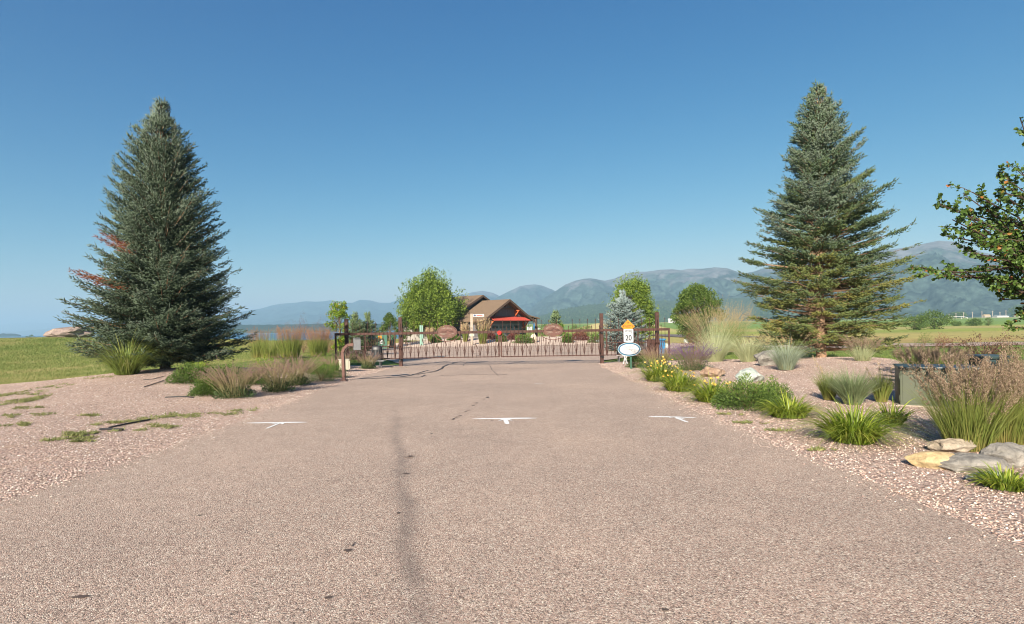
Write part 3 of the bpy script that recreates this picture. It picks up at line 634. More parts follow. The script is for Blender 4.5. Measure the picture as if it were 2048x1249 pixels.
for e in ends:
    E = e if isinstance(e, np.ndarray) else w_at(*e)
    Z0 = rng.uniform(1.2, 2.0); Pm = limb((-.1, 0, Z0), E, .023, .22)
    for s in np.arange(.25, 1.01, .06):
        i = min(len(Pm)-2, int(s*(len(Pm)-1))); q = Pm[i]+(Pm[i+1]-Pm[i])*(s*(len(Pm)-1)-i)
        d = nrm(E-np.array([-.1, 0, Z0])); sd_ = nrm(np.cross(d, [0, 0, 1]))*rng.choice([-1, 1])
        l = rng.uniform(.15, .5)*(1.15-s*.6)
        e2 = q+(d*.8+sd_*rng.uniform(.2, 1)+np.array([0, 0, rng.uniform(-.3, .35)]))*l
        mb.tube([tuple(q), tuple((q+e2)/2+np.array([0, 0, .02])), tuple(e2)], [.008, .006, .003], 3, False)
        TW.append((q, e2))
mb.obj('branches', M['bark_dark'], CT, kind='stuff')
P = []; D = []
for q, e in TW:
    k = 27; t = rng.random((k, 1))*1.0+.08; P.append(q+(e-q)*t*.96+rng.normal(size=(k, 3))*.014); D.append((e-q)*1.2/np.linalg.norm(e-q)*.5+rng.normal(size=(k, 3))*.75+np.array([0, 0, -.25]))
P = np.concatenate(P); D = np.concatenate(D); n = len(P); red = rng.random(n) < .035
tn = np.where(red, rng.uniform(.9, 1, n), rng.uniform(0, .86, n)); ll = rng.uniform(.032, .064, n)
# leaves in view, nearest first, are picked out one by one
wp = P+np.array(cb); pxv = 1024+F*(wp[:, 0]/wp[:, 1]); order = np.argsort(np.where(pxv < 2060, -ll/wp[:, 1], 9))
lead = order[:280]; rest = order[280:]
inst('leaves', BIGLEAF, P[rest], D[rest], ll[rest]*.8, ll[rest], tn[rest], M['crab'], CT, kind='stuff')
for i in lead:
    inst('leaf', BIGLEAF, np.zeros((1, 3)), D[i:i+1], ll[i]*.85, ll[i], tn[i:i+1], M['crab'], CT, loc=tuple(P[i]))
print('crab leaves', n)
# ------------------------------------------------------------------ grasses, perennials, shrubs
def ribbons(n, rad, Hm, spread, wid, seg=4, droop=.25, hv=.25, out=1.0, flat=0.):
    """n arching blades as one vertex/face block; returns V,F,tip,dir,tint"""
    a = rng.random(n)*6.283; r0 = rad*np.sqrt(rng.random(n)); az = a+rng.normal(size=n)*.45
    L = Hm*np.clip(1+hv*rng.normal(size=n), .35, 1.6); lean = spread*(r0/max(rad, 1e-6)*.55+.45*rng.random(n))*out
    t = np.linspace(0, 1, seg+1)
    hx = lean[:, None]*(t*.55+.45*t**2.2)[None]*L[:, None]; dz = (t-droop*lean[:, None]*t**2.6)*L[:, None]*np.sqrt(np.clip(1-.35*lean**2, .3, 1))[:, None]
    dz = np.maximum(dz, .0+dz*0+.01*t)
    C = np.stack([r0[:, None]*np.cos(a)[:, None]+hx*np.cos(az)[:, None], r0[:, None]*np.sin(a)[:, None]+hx*np.sin(az)[:, None], dz], -1)
    sa = az+math.pi/2+rng.normal(size=n)*.6; sdv = np.stack([np.cos(sa), np.sin(sa), np.zeros(n)], -1)
    wv = wid*(1-t**1.8)*.5+wid*.04; ws = wv[None, :, None]*rng.uniform(.6, 1.2, (n, 1, 1))
    V = np.stack([C-sdv[:, None]*ws, C+sdv[:, None]*ws], 2).reshape(-1, 3)
    b = (np.arange(n)*(seg+1)*2)[:, None]+np.arange(seg)[None]*2
    Fc = np.stack([b, b+1, b+3, b+2], -1).reshape(-1, 4)
    tipd = C[:, -1]-C[:, -2]; base_t = np.repeat(np.clip(t**.7, 0, 1)[None], n, 0)
    return V, Fc, C, tipd, np.repeat(base_t.reshape(-1), 2), np.repeat(rng.random(n), (seg+1)*2)
def clump(name, label, base, parts, cat='ornamental grass', group=None):
    T = thing(name, label, cat, base, group)
    for p in parts: p(T)
    return T
def blades(n, rad, Hm, spread, wid, mat, nm='blades', grad=.6, **k):
    def f(T):
        V, Fc, C, td, bt, rt = ribbons(n, rad, Hm, spread, wid, **k)
        link(nm, mesh(nm, V, [Fc], M[mat], tint=np.clip(bt*grad+rt*(1-grad), 0, 1)), T)
    return f
def plumes(n, rad, Hm, spread, mat, head=.3, spk=16, size=.03, stem='reed', droop=.2, wid=.006, fat=.018, hv=.1, out=1.0):
    def f(T):
        V, Fc, C, td, bt, rt = ribbons(n, rad, Hm, spread, wid, seg=5, droop=droop, hv=hv, out=out)
        link('stems', mesh('stems', V, [Fc], M[stem], tint=np.clip(.2+.5*rt, 0, 1)), T)
        s = 1-head*rng.random((n, spk)); i = np.minimum((s*5).astype(int), 4); fr = (s*5-i)[..., None]
        A = np.take_along_axis(C, i[..., None].repeat(3, -1), 1); B = np.take_along_axis(C, (i+1)[..., None].repeat(3, -1), 1)
        P = (A+(B-A)*fr).reshape(-1, 3); D = (nrm(B-A)*1.0).reshape(-1, 3)+rng.normal(size=(n*spk, 3))*.26; P = P+rng.normal(size=P.shape)*fat*.75*(.5+rng.random((len(P), 1)))
        inst('plumes', SPIN, P, D, size*.15, size*rng.uniform(.7, 1.3, len(P)), rng.random(len(P)), M[mat], T)
    return f
def leaves_dome(n, rx, rz, leaf, mat, nm='leaves', z0=0., lump=.18, up=.4, wr=.5, lead=None):
    def f(T):
        d = nrm(rng.normal(size=(n, 3))); d[:, 2] = np.abs(d[:, 2]); sh = rng.random(3)*9
        lp = np.array([noise.noise(Vector((a[0]*2.6+sh[0], a[1]*2.6+sh[1], a[2]*2.2))) for a in d])
        r = (rng.random(n)**.28)*(1+lump*2.4*lp)
        P = d*r[:, None]*np.array([rx, rx, rz]); P[:, 2] += z0
        D = d+rng.normal(size=(n, 3))*.5+np.array([0, 0, up])
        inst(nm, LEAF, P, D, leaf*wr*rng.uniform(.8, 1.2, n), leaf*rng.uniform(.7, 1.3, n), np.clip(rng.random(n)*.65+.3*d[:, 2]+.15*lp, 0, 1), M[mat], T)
    return f
def at_px(px, pyb, wpx, hpx):
    b = G(px, pyb); k = b.y/F; return b, wpx*k, hpx*k
def shrub_px(lab, px, pyb, wpx, hpx, mat='shrub', n=2600, leaf=.042, name='green_shrub', group=None, cat='shrub', **k):
    b, w_, h_ = at_px(px, pyb, wpx, hpx); b = b+Vector((0, w_*.35, 0)); b.z = h(b.x, b.y)
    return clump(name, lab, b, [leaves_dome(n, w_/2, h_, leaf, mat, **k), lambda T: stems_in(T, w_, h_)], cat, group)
def stems_in(T, w_, h_):
    m = MB()
    for _ in range(14):
        a = rng.random()*6.28; r = rng.uniform(.2, .42)*w_
        m.tube([(0, 0, -.02), (math.cos(a)*r*.4, math.sin(a)*r*.4, h_*.4), (math.cos(a)*r, math.sin(a)*r, h_*.8)], [.008, .006, .003], 3, False)
    m.obj('stems', M['twig'], T, kind='stuff')
def salvia_px(lab, px, pyb, wpx, hpx, spike='sal_stem', n=190, seed=None):
    b, w_, h_ = at_px(px, pyb, wpx, hpx); b = b+Vector((0, w_*.25, 0)); b.z = h(b.x, b.y)
    def sp(T):
        V, Fc, C, td, bt, rt = ribbons(n, w_*.20, h_*1.0, .95, .011, seg=4, droop=.12, hv=.13)
        link('stems', mesh('stems', V, [Fc], M[spike], tint=np.clip(bt*.45+.2*rt, 0, .5)), T)
        k = 20; s = 1-.5*rng.random((n, k)); i = np.minimum((s*4).astype(int), 3); fr = (s*4-i)[..., None]
        A = np.take_along_axis(C, i[..., None].repeat(3, -1), 1); B = np.take_along_axis(C, (i+1)[..., None].repeat(3, -1), 1)
        P = (A+(B-A)*fr).reshape(-1, 3)+rng.normal(size=(n*k, 3))*.0045
        t_ = np.clip((s.reshape(-1)-.5)*1.4+.35+rng.normal(size=n*k)*.12, 0, 1)
        inst('flower_spikes', SPIN, P, (B-A).reshape(-1, 3)/.2+rng.normal(size=(n*k, 3))*.55, .0075, .026, t_, M[spike], T)
    return clump('salvia', lab, b, [sp, leaves_dome(1300, w_*.36, h_*.36, .05, 'sal_leaf')], 'perennial', 'salvia clumps')
def daylily_px(lab, px, pyb, wpx, hpx, flowers=0, n=620):
    b, w_, h_ = at_px(px, pyb, wpx, hpx); b = b+Vector((0, w_*.3, 0)); b.z = h(b.x, b.y)
    L = h_*1.0
    T = clump('daylily', lab, b, [blades(n, w_*.30, L, 1.25, .020, 'daylily', nm='leaves', seg=6, droop=.78, hv=.26, grad=.3)], 'daylily', 'daylily clumps')
    pm = np.array([[0, 0, 0], [.35, 0, .5], [0, .1, 1], [-.35, 0, .5]])
    for i in range(flowers):
        a = rng.random()*6.28; r = w_*.42*math.sqrt(rng.random()); z = h_*rng.uniform(.6, .98)*(1-.4*(r/(w_*.5))**2)
        p = Vector((math.cos(a)*r, math.sin(a)*r, z))
        P = np.zeros((6, 3)); ang = np.arange(6)/6*6.283; tilt = Vector((rng.normal()*.4, -.6+rng.normal()*.3, .8)).normalized()
        q = tilt.to_track_quat('Z', 'Y').to_matrix()
        D = np.array([q @ Vector((math.cos(t)*.8, math.sin(t)*.8, .65)) for t in ang])
        f = inst('flower', LEAF, P, D, .030, .05, rng.random(6), M['flower'], T, roll=np.tile(np.array(q @ Vector((0, 0, 1))), (6, 1)), loc=p)
    if flowers:
        m = MB()
        for c_ in [o for o in T.children if o.name.startswith('flower')]:
            m.tube([(c_.location.x*.35, c_.location.y*.35, 0), (c_.location.x*.8, c_.location.y*.8, c_.location.z*.6), tuple(c_.location)], .004, 3, False)
        m.obj('stalks', M['shrub'], T, kind='stuff')
    return T
rng = np.random.default_rng(900)
b, w_, h_ = at_px(253, 749, 96, 84)
clump('ornamental_grass', 'arching green and yellow grass clump at the front foot of the left spruce', b, [blades(620, w_*.2, h_*1.1, 1.15, .017, 'reedtan', droop=.75, seg=7, hv=.24, grad=.35)])
G1 = 'low green shrubs left of the driveway'
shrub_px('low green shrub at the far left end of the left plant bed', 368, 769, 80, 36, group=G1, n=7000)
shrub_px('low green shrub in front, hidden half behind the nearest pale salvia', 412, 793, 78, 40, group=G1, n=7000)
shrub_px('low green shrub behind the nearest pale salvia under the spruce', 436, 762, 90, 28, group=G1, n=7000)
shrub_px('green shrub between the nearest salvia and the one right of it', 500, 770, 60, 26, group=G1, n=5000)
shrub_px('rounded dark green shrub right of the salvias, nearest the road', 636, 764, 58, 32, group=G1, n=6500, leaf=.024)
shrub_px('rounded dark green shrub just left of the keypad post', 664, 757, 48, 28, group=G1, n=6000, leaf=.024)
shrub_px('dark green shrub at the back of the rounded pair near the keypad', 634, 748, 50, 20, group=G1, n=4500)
shrub_px('green shrub behind the cream box under the black gate post', 712, 728, 60, 38, group=G1, n=5000)
salvia_px('pale brown salvia clump nearest the camera on the left gravel', 456, 798, 112, 66, n=230)
salvia_px('pale brown salvia clump second from the left on the left gravel', 548, 785, 86, 64, n=200)
salvia_px('pale brown salvia clump right behind the second one', 588, 772, 64, 58, n=160)
salvia_px('small salvia left of the keypad post behind the rounded shrubs', 662, 742, 36, 26, n=90)
salvia_px('salvia in spruce shade directly left of the cream box', 684, 738, 30, 36, n=90)
salvia_px('small salvia in front of the black gate operator', 734, 738, 40, 32, n=120)
G2 = 'lime tipped ground cover behind the salvias'
for lab, px, py, w0, h0 in [('lime tipped ground cover at the right foot of the left spruce', 520, 748, 74, 34), ('lime tipped ground cover in the middle behind the salvias', 580, 738, 84, 30), ('lime tipped ground cover below the second orange feather grass', 642, 728, 76, 24), ('flowering lime cover at the left front of the spruce skirt', 388, 748, 60, 22)]:
    shrub_px(lab, px, py, w0, h0, 'spurge', 2600, .035, 'ground_cover', G2, 'ground cover')
G3 = 'orange feather reed grasses left of the gate'
def reed_px(lab, px, pyb, wpx, hpx, pl='plume_o', n=420, np_=130, group=None, wid=.011, spk=60, size=.034, hfrac=.62, head=.36, spread=.34, name='feather_grass', hv=.1):
    b, w_, h_ = at_px(px, pyb, wpx, hpx); b = b+Vector((0, w_*.3, 0)); b.z = h(b.x, b.y)
    return clump(name, lab, b, [blades(n, w_*.3, h_*hfrac*1.06, spread*1.3, wid, 'reed', droop=.2, hv=.14), plumes(np_, w_*.3, h_*.97, spread, pl, head, spk, size, 'reed', droop=.12, hv=hv)], group=group)
reed_px('orange feather grass clump nearest the spruce', 512, 716, 44, 56, group=G3, wid=.016)
reed_px('orange feather grass clump in the middle of the three', 574, 716, 58, 60, group=G3, n=900, np_=260, wid=.016)
reed_px('orange feather grass clump nearest the black gate end', 632, 712, 50, 53, group=G3, n=850, np_=250, wid=.016)
b, w_, h_ = at_px(541, 716, 56, 38); clump('ornamental_grass', 'plain green grass between the first and second orange feather grass', b, [blades(380, w_*.3, h_, .35, .016, 'reed')])
G4 = 'dark red barberries by the left gate end'
def barb_px(lab, px, pyb, wpx, hpx, D=None, mat='barberry', group=G4, n=2600, leaf=.045, arch=0):
    b, w_, h_ = at_px(px, pyb, wpx, hpx)
    if D: b = basepos(px, pyb, D); w_ = wpx*D/F; h_ = hpx*D/F
    def st(T):
        m = MB(); P = []
        for _ in range(46 if arch else 20):
            a = rng.random()*6.28; r = rng.uniform(.35, .62)*w_; tz = h_*rng.uniform(.6, 1.15)
            q = [np.array((0, 0, 0.)), np.array((math.cos(a)*r*.35, math.sin(a)*r*.35, tz*.6)), np.array((math.cos(a)*r*.8, math.sin(a)*r*.8, tz*.98)), np.array((math.cos(a)*r*1.15, math.sin(a)*r*1.15, tz*.9+.04))]
            m.tube([tuple(v) for v in q], [.008, .007, .005, .003], 3, False)
            if arch:
                for s in rng.random(32)**.7*2.98: i = int(s); P.append(q[i]+(q[i+1]-q[i])*(s-i)+rng.normal(size=3)*.022)
        m.obj('stems', M['twig'], T, kind='stuff')
        if arch:
            P = np.array(P); inst('shoot_leaves', LEAF, P, rng.normal(size=P.shape)+np.array([0, 0, .3]), leaf*.55, leaf, rng.random(len(P)), M[mat], T)
    return clump('barberry', lab, b, [leaves_dome(n, w_/2, h_, leaf, mat, lump=.3), st], 'shrub', group)
barb_px('tall dark red barberry between the middle and right orange feather grass', 607, 706, 66, 60, n=6000, leaf=.055)
barb_px('rounded dark red barberry against the black gate end', 657, 708, 54, 59, n=6000, leaf=.055)
# right bed
salvia_px('brownish salvia right beside the sign post', 1318, 738, 86, 44, n=200)
salvia_px('purple flowering salvia, the big one behind the yellow daylilies', 1392, 742, 100, 52, 'sal_purple', 240)
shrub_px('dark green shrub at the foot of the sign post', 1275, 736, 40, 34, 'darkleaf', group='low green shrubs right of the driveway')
daylily_px('yellow flowering daylily nearest the sign post', 1328, 764, 86, 50, 22)
daylily_px('yellow flowering daylily second along the right road edge', 1369, 784, 88, 48, 13)
daylily_px('yellow flowering daylily third along the right road edge', 1434, 806, 88, 54, 12)
shrub_px('wide leafy green shrub between the flowering and the plain daylily', 1512, 822, 130, 58, 'shrub', 6500, .05, group='low green shrubs right of the driveway', wr=.34)
shrub_px('smaller leafy green shrub merging into the plain daylily', 1556, 812, 90, 46, 'shrub', 3600, .05, group='low green shrubs right of the driveway', wr=.34)
daylily_px('flowerless yellow green daylily at the tail of the road edge row', 1592, 838, 104, 50)
daylily_px('large bright daylily clump in front of the olive transformer', 1728, 890, 120, 92, n=750)
daylily_px('small daylily at the left lower corner of the olive transformer', 1794, 852, 58, 58, n=170)
daylily_px('daylily sprouting at the right edge in front of the flat rocks', 2040, 985, 110, 50, n=260)
G5 = 'blue grey fescue tufts'
def fescue_px(lab, px, pyb, wpx, hpx, mat='fescue', n=800, grp=G5, spread=.95):
    b, w_, h_ = at_px(px, pyb, wpx, hpx); b = b+Vector((0, w_*.3, 0)); b.z = h(b.x, b.y)
    return clump('fescue', lab, b, [blades(n, w_*.16, h_*1.12, spread, .009, mat, droop=.3, hv=.2, grad=.35)], group=grp)
fescue_px('blue grey fescue beside the lichened boulder', 1584, 742, 84, 50)
fescue_px('pale fescue tuft behind the purple salvia', 1440, 724, 92, 48, 'oat', 900)
fescue_px('pale fescue tuft left of the lichened boulder', 1506, 724, 86, 46, 'oat', 900)
fescue_px('grey green fescue tuft left of the olive transformer', 1722, 812, 96, 62, 'greygreen', n=1100)
G6 = 'tall loose grasses in the right bed'
def loose_px(lab, px, pyb, wpx, hpx, bl='oat', pl='plume_t', n=420, npl=70, spread=.6, size=.036, spk=34, group=G6, head=.28, hf=.62):
    b, w_, h_ = at_px(px, pyb, wpx, hpx); b = b+Vector((0, w_*.3, 0)); b.z = h(b.x, b.y)
    return clump('tall_grass', lab, b, [blades(n, w_*.15, h_*hf*1.15, spread*1.4, .011, bl, droop=.3, hv=.22), plumes(npl, w_*.14, h_*1.05, spread, pl, head, spk, size, bl, droop=.2, wid=.007, hv=.15)], group=group)
loose_px('big spreading oat grass with straw plumes behind the purple salvia', 1446, 712, 150, 92, npl=340, spread=.8, n=600)
loose_px('straw plumed grass left of the right spruce, back row', 1478, 704, 110, 84, 'reed', npl=300, spread=.5)
loose_px('thin green grass with tall stalks in front of the right spruce', 1590, 722, 90, 60, 'reed', npl=16, n=300, spread=.8)
loose_px('green grass clump left of the blue grey fescue and transformer', 1668, 802, 62, 70, 'reed', 'plume_t', n=520, npl=2, spread=.45)
loose_px('green grass clump touching the left side of the transformer', 1776, 806, 66, 72, 'reed', 'plume_t', n=520, npl=3, spread=.4)
loose_px('dry seed headed grass at the right foot of the right spruce', 1742, 724, 90, 46, 'oat', 'plume_p', n=260, npl=90, spread=.7)
for lab, px, py, w0, h0, D in [('brown barberry half behind the round headed tree grasses', 1392, 705, 66, 58, 30), ('brown barberry behind the straw grasses beside the right spruce', 1512, 705, 60, 48, 28)]:
    barb_px(lab, px, py, w0, h0, D, group='brown barberries behind the right bed grasses')
G7 = 'pinkish feather grasses at the right edge'
def feather_px(lab, px, pyb, wpx, hpx, n=900, npl=130, **k):
    return reed_px(lab, px, pyb, wpx, hpx, 'plume_p', n, npl, G7, **{**dict(wid=.006, spk=56, size=.031, hfrac=.72, head=.27, spread=.5, hv=.17), **k})
feather_px('big pinkish feather grass overhanging the olive transformer', 1968, 905, 130, 168, n=1000, npl=150)
feather_px('big pinkish feather grass at the right edge above the flat rocks', 2040, 893, 140, 158)
feather_px('pinkish feather grass cut by the right picture edge', 2130, 880, 130, 160)
feather_px('feather grass behind the transformer, in tree shade', 1905, 760, 100, 54, n=500, npl=140)
feather_px('feather grass in the row behind, left of the shaded one', 1850, 752, 84, 50, n=400, npl=100)
barb_px('dark arching barberry behind the feather grasses by the green lawn', 1965, 745, 110, 66, mat='darkbarb', group=None, n=1800, leaf=.04, arch=1)
barb_px('small dark red barberry far off left of the arching one', 1886, 690, 34, 26, 40, group=None, n=800, leaf=.07)
shrub_px('green shrub beside the small dark red barberry', 1858, 690, 34, 24, 'darkleaf', 900, .06, group='low green shrubs right of the driveway')
b = basepos(1395, 693, 36); clump('ornamental_grass', 'bright green grass strip right of the gate end', b, [blades(300, .9, .5, .8, .03, 'daylily')])
# island plants beyond the gate
def isl_px(kind, lab, px, pyb, wpx, hpx):
    b, w_, h_ = at_px(px, pyb, wpx, hpx)
    if kind == 'g': clump('round_bush', lab, b, [leaves_dome(3000, w_/2, h_, .11, 'darkleaf', wr=.6)], 'shrub', 'round bushes on the gravel island')
    if kind == 'r': clump('barberry', lab, b, [leaves_dome(2600, w_/2, h_, .11, 'barberry', wr=.6)], 'shrub', 'barberries on the gravel island')
    if kind == 'p': clump('feather_grass', lab, b, [blades(260, w_*.34, h_*.62, .3, .04, 'reed'), plumes(110, w_*.34, h_*.97, .3, 'plume_t', .42, 16, .16, 'reed', wid=.02, fat=.05)], group='feather grasses on the gravel island')
for a in [('p', 'tall straw plumed feather grass in front of the garage door', 966, 688, 20, 46), ('p', 'narrow tan feather grass left of the wooden sign post', 931, 684, 12, 34), ('p', 'small tan feather grass left of the teal utility column', 860, 683, 12, 24),
          ('g', 'green bush under the right oval gate emblem', 1135, 686, 24, 18), ('g', 'large round green bush on the gravel island right of centre', 1048, 687, 42, 17), ('g', 'small green bush behind the red reflector', 1002, 684, 22, 16), ('g', 'wide green bush behind the right gate post', 1198, 686, 46, 22),
          ('g', 'green bush under the left oval gate emblem', 872, 686, 22, 16), ('g', 'low green bush right of the left oval emblem', 908, 681, 28, 10), ('g', 'small green bush next to the small pale boulder', 812, 684, 18, 12),
          ('r', 'red barberry behind the large round bush', 1028, 680, 30, 14), ('r', 'red barberry left of the small green bush at centre', 980, 679, 26, 14), ('r', 'wide red barberry between the right emblem and gate post', 1160, 681, 38, 18), ('r', 'red barberry behind the small pale boulder on the island', 838, 674, 20, 10)]:
    isl_px(*a)

# ------------------------------------------------------------------ boulders
def boulder(lab, px, pyb, wpx, hpx, mat, seed, flat=1.0, D=None, dpt=.8, group=None, name='boulder', rz=0, rough=.22, sub=4):
    import bmesh
    b, w_, h_ = at_px(px, pyb, wpx, hpx)
    if D: b = basepos(px, pyb, D); w_ = wpx*D/F; h_ = hpx*D/F
    bm = bmesh.new(); bmesh.ops.create_icosphere(bm, subdivisions=sub, radius=1)
    r_ = random.Random(seed); planes = [(Vector((r_.gauss(0, 1), r_.gauss(0, 1), r_.gauss(0, .8))).normalized(), r_.uniform(.62, .92)) for _ in range(11)]
    for v in bm.verts:
        p = v.co.copy()
        for n_, d_ in planes:
            k = p.dot(n_)
            if k > d_: p -= n_*(k-d_)*.9
        p *= 1+rough*noise.noise(p*1.7+Vector((seed, 0, 0)))+rough*.3*noise.noise(p*5+Vector((0, seed, 0)))
        v.co = p
    xs_ = [v.co.x for v in bm.verts]; zs_ = [v.co.z for v in bm.verts]
    sx = w_/(max(xs_)-min(xs_)); sz = h_*1.35/(max(zs_)-min(zs_))
    for v in bm.verts: v.co = Vector((v.co.x*sx, v.co.y*sx*dpt, (v.co.z-min(zs_))*sz-h_*.33))
    me = bpy.data.meshes.new(name); bm.to_mesh(me); bm.free(); me.materials.append(M[mat])
    o = link(name, me, None, b+Vector((0, w_*dpt*.35, 0))); o.location.z = h(o.location.x, o.location.y); o.rotation_euler = (0, 0, rz)
    for p in me.polygons: p.use_smooth = (flat < 1)
    return setp(o, lab, 'boulder', group)
boulder('large pinkish boulder on the lawn crest beside the left spruce', 126, 683, 86, 23, 'rock_pink', 5, D=57, dpt=.7)
boulder('low brown boulder in front of the purple salvia', 1430, 754, 50, 20, 'rock_brown', 8)
boulder('pale greenish white boulder behind the leafy green shrub', 1508, 764, 58, 27, 'rock_pale', 15)
boulder('grey lichened boulder left of the blue grey fescue', 1538, 731, 48, 30, 'rock_grey', 21)
boulder('flat yellowish slab, frontmost of the rocks at the right edge', 1893, 938, 128, 30, 'rock_tan', 34, rz=-.55, dpt=.42, rough=.12)
boulder('long grey streaked slab right behind the yellowish slab', 1962, 946, 150, 32, 'rock_grey', 37, rz=-.45, dpt=.5, rough=.12)
boulder('rounded pale rock under the overhanging feather grass', 1918, 906, 84, 26, 'rock_tan2', 41, dpt=.6, rz=-.3)
boulder('grey rock cut by the right picture edge', 2034, 934, 100, 44, 'rock_grey', 45, dpt=.7)
boulder('flat grey stone lowest at the right edge beside the daylily', 1998, 966, 96, 20, 'rock_pale', 48, dpt=.5)
boulder('small pale upright boulder right of the large round bush', 1068, 686, 15, 18, 'rock_cream', 51, group='pale boulders on the gravel island', sub=3)
boulder('pointed cream boulder behind the speed limit sign', 1240, 692, 26, 25, 'rock_cream', 57, D=58, group='pale boulders on the gravel island', sub=3)
boulder('small pale boulder left of the left oval emblem', 838, 682, 16, 10, 'rock_cream', 61, group='pale boulders on the gravel island', sub=3)
boulder('low pale rock seen through the right gate end', 1296, 690, 40, 9, 'rock_cream', 63, D=52, group='pale rocks beside the street', sub=3)
boulder('white rock just right of the blue bin', 1334, 686, 14, 10, 'rock_pale', 67, D=50, group='pale rocks beside the street', sub=3)
boulder('white rock by the dark parking area', 1373, 677, 10, 7, 'rock_pale', 68, D=70, group='pale rocks beside the street', sub=3)
# ------------------------------------------------------------------ text helper
def text_mesh(name, s, size, mat, parent, loc, rot=(R(90), 0, 0), ext=.001, sx=1.0, align='CENTER', spacing=1.0, bold=0.):
    cu = bpy.data.curves.new(name, 'FONT'); cu.body = s; cu.size = size; cu.align_x = align; cu.align_y = 'CENTER'; cu.extrude = ext; cu.offset = bold*size; cu.space_character = spacing
    o = bpy.data.objects.new(name, cu); COL.objects.link(o); dg = bpy.context.evaluated_depsgraph_get(); dg.update()
    me = bpy.data.meshes.new_from_object(o.evaluated_get(dg)); COL.objects.unlink(o); bpy.data.objects.remove(o)
    me.materials.clear(); me.materials.append(mat)
    q = link(name, me, parent, loc); q.rotation_euler = rot; q.scale = (sx, 1, 1); return q
# ------------------------------------------------------------------ gate
GY = 27.7; k = GY/F
def gp(px, py): 
    p = at(px, py, GY); return p.x, p.z
gx = lambda px: at(px, 656-.0155*(px-1024)+5, GY).x
ZT = 1.31; ZB = .11; ZM = .70
def post(px, ztop, lab):
    x = gx(px); z0 = h(x, GY); T = thing('gate_post', lab, 'gate post', (x, GY, z0), 'tall steel gate posts')
    MB().box((0, 0, (ztop-z0)/2-.1), (.165, .165, ztop-z0+.2)).obj('shaft', M['rust'], T, bevel=.008)
    MB().box((0, 0, ztop-z0+.013), (.185, .185, .02)).obj('cap', M['rust'], T, bevel=.004)
    m = MB(); zr = ZT-z0
    m.box((0, -.13, zr-.10), (.12, .10, .10)); m.box((0, -.16, zr+.0), (.10, .02, .22)); m.box((0, -.13, ZB-z0-.09), (.1, .1, .05)); m.obj('roller_bracket', M['black'], T)
    return T
post(693, 2.03, 'black shaded gate post farthest left, beside the dark red barberry')
post(801, 2.07, 'rusty gate post at the left edge of the driveway')
post(1203, 2.11, 'rusty gate post at the right edge of the driveway')
post(1314, 2.13, 'rusty gate post farthest right, in front of the blue bin')
GF = GY-.19         # gate frames ride in front of the posts
def picket_mesh(z0, z1, r=.011, tip=True):
    m = MB(); m.tube([(0, 0, z0), (0, 0, z1)], r, 4)
    if tip: m.tube([(0, 0, z1-.01), (0, 0, z1+.03), (0, 0, z1+.10)], [r, r*2.1, .002], 4)
    return m.mesh('picket', M['rust'])
PT = picket_mesh(ZB-.03, 1.79); PS = picket_mesh(ZB-.03, 1.47); PD = picket_mesh(ZB-.03, ZT-.05, tip=False)
def cattail_mesh(sd_):
    r_ = random.Random(sd_); m = MB()
    for i, a in enumerate((-.15, -.05, .04, .14)):
        a += r_.uniform(-.03, .03); L = r_.uniform(.5, 1.0)
        x1 = a*1.05; m.tube([(0, 0, 0), (x1*.35, 0, L*.4), (x1*.75, 0, L*.78), (x1, 0, L)], [.011, .0105, .009, .007], 4)
        if abs(a) > .07: m.tube([(x1*.72, 0, L*.74), (x1*.97, 0, L*.99)], [.019, .017], 5)
    m.tube([(0, 0, 0), (0, 0, .16)], [.014, .016], 5)
    for s in (-1, 1): m.tube([(0, 0, .14), (s*.10, 0, .40), (s*.16, 0, .50)], [.005, .004, .003], 3)
    return m.mesh('cattail', M['rust'])
CT_ = [cattail_mesh(i) for i in range(5)]
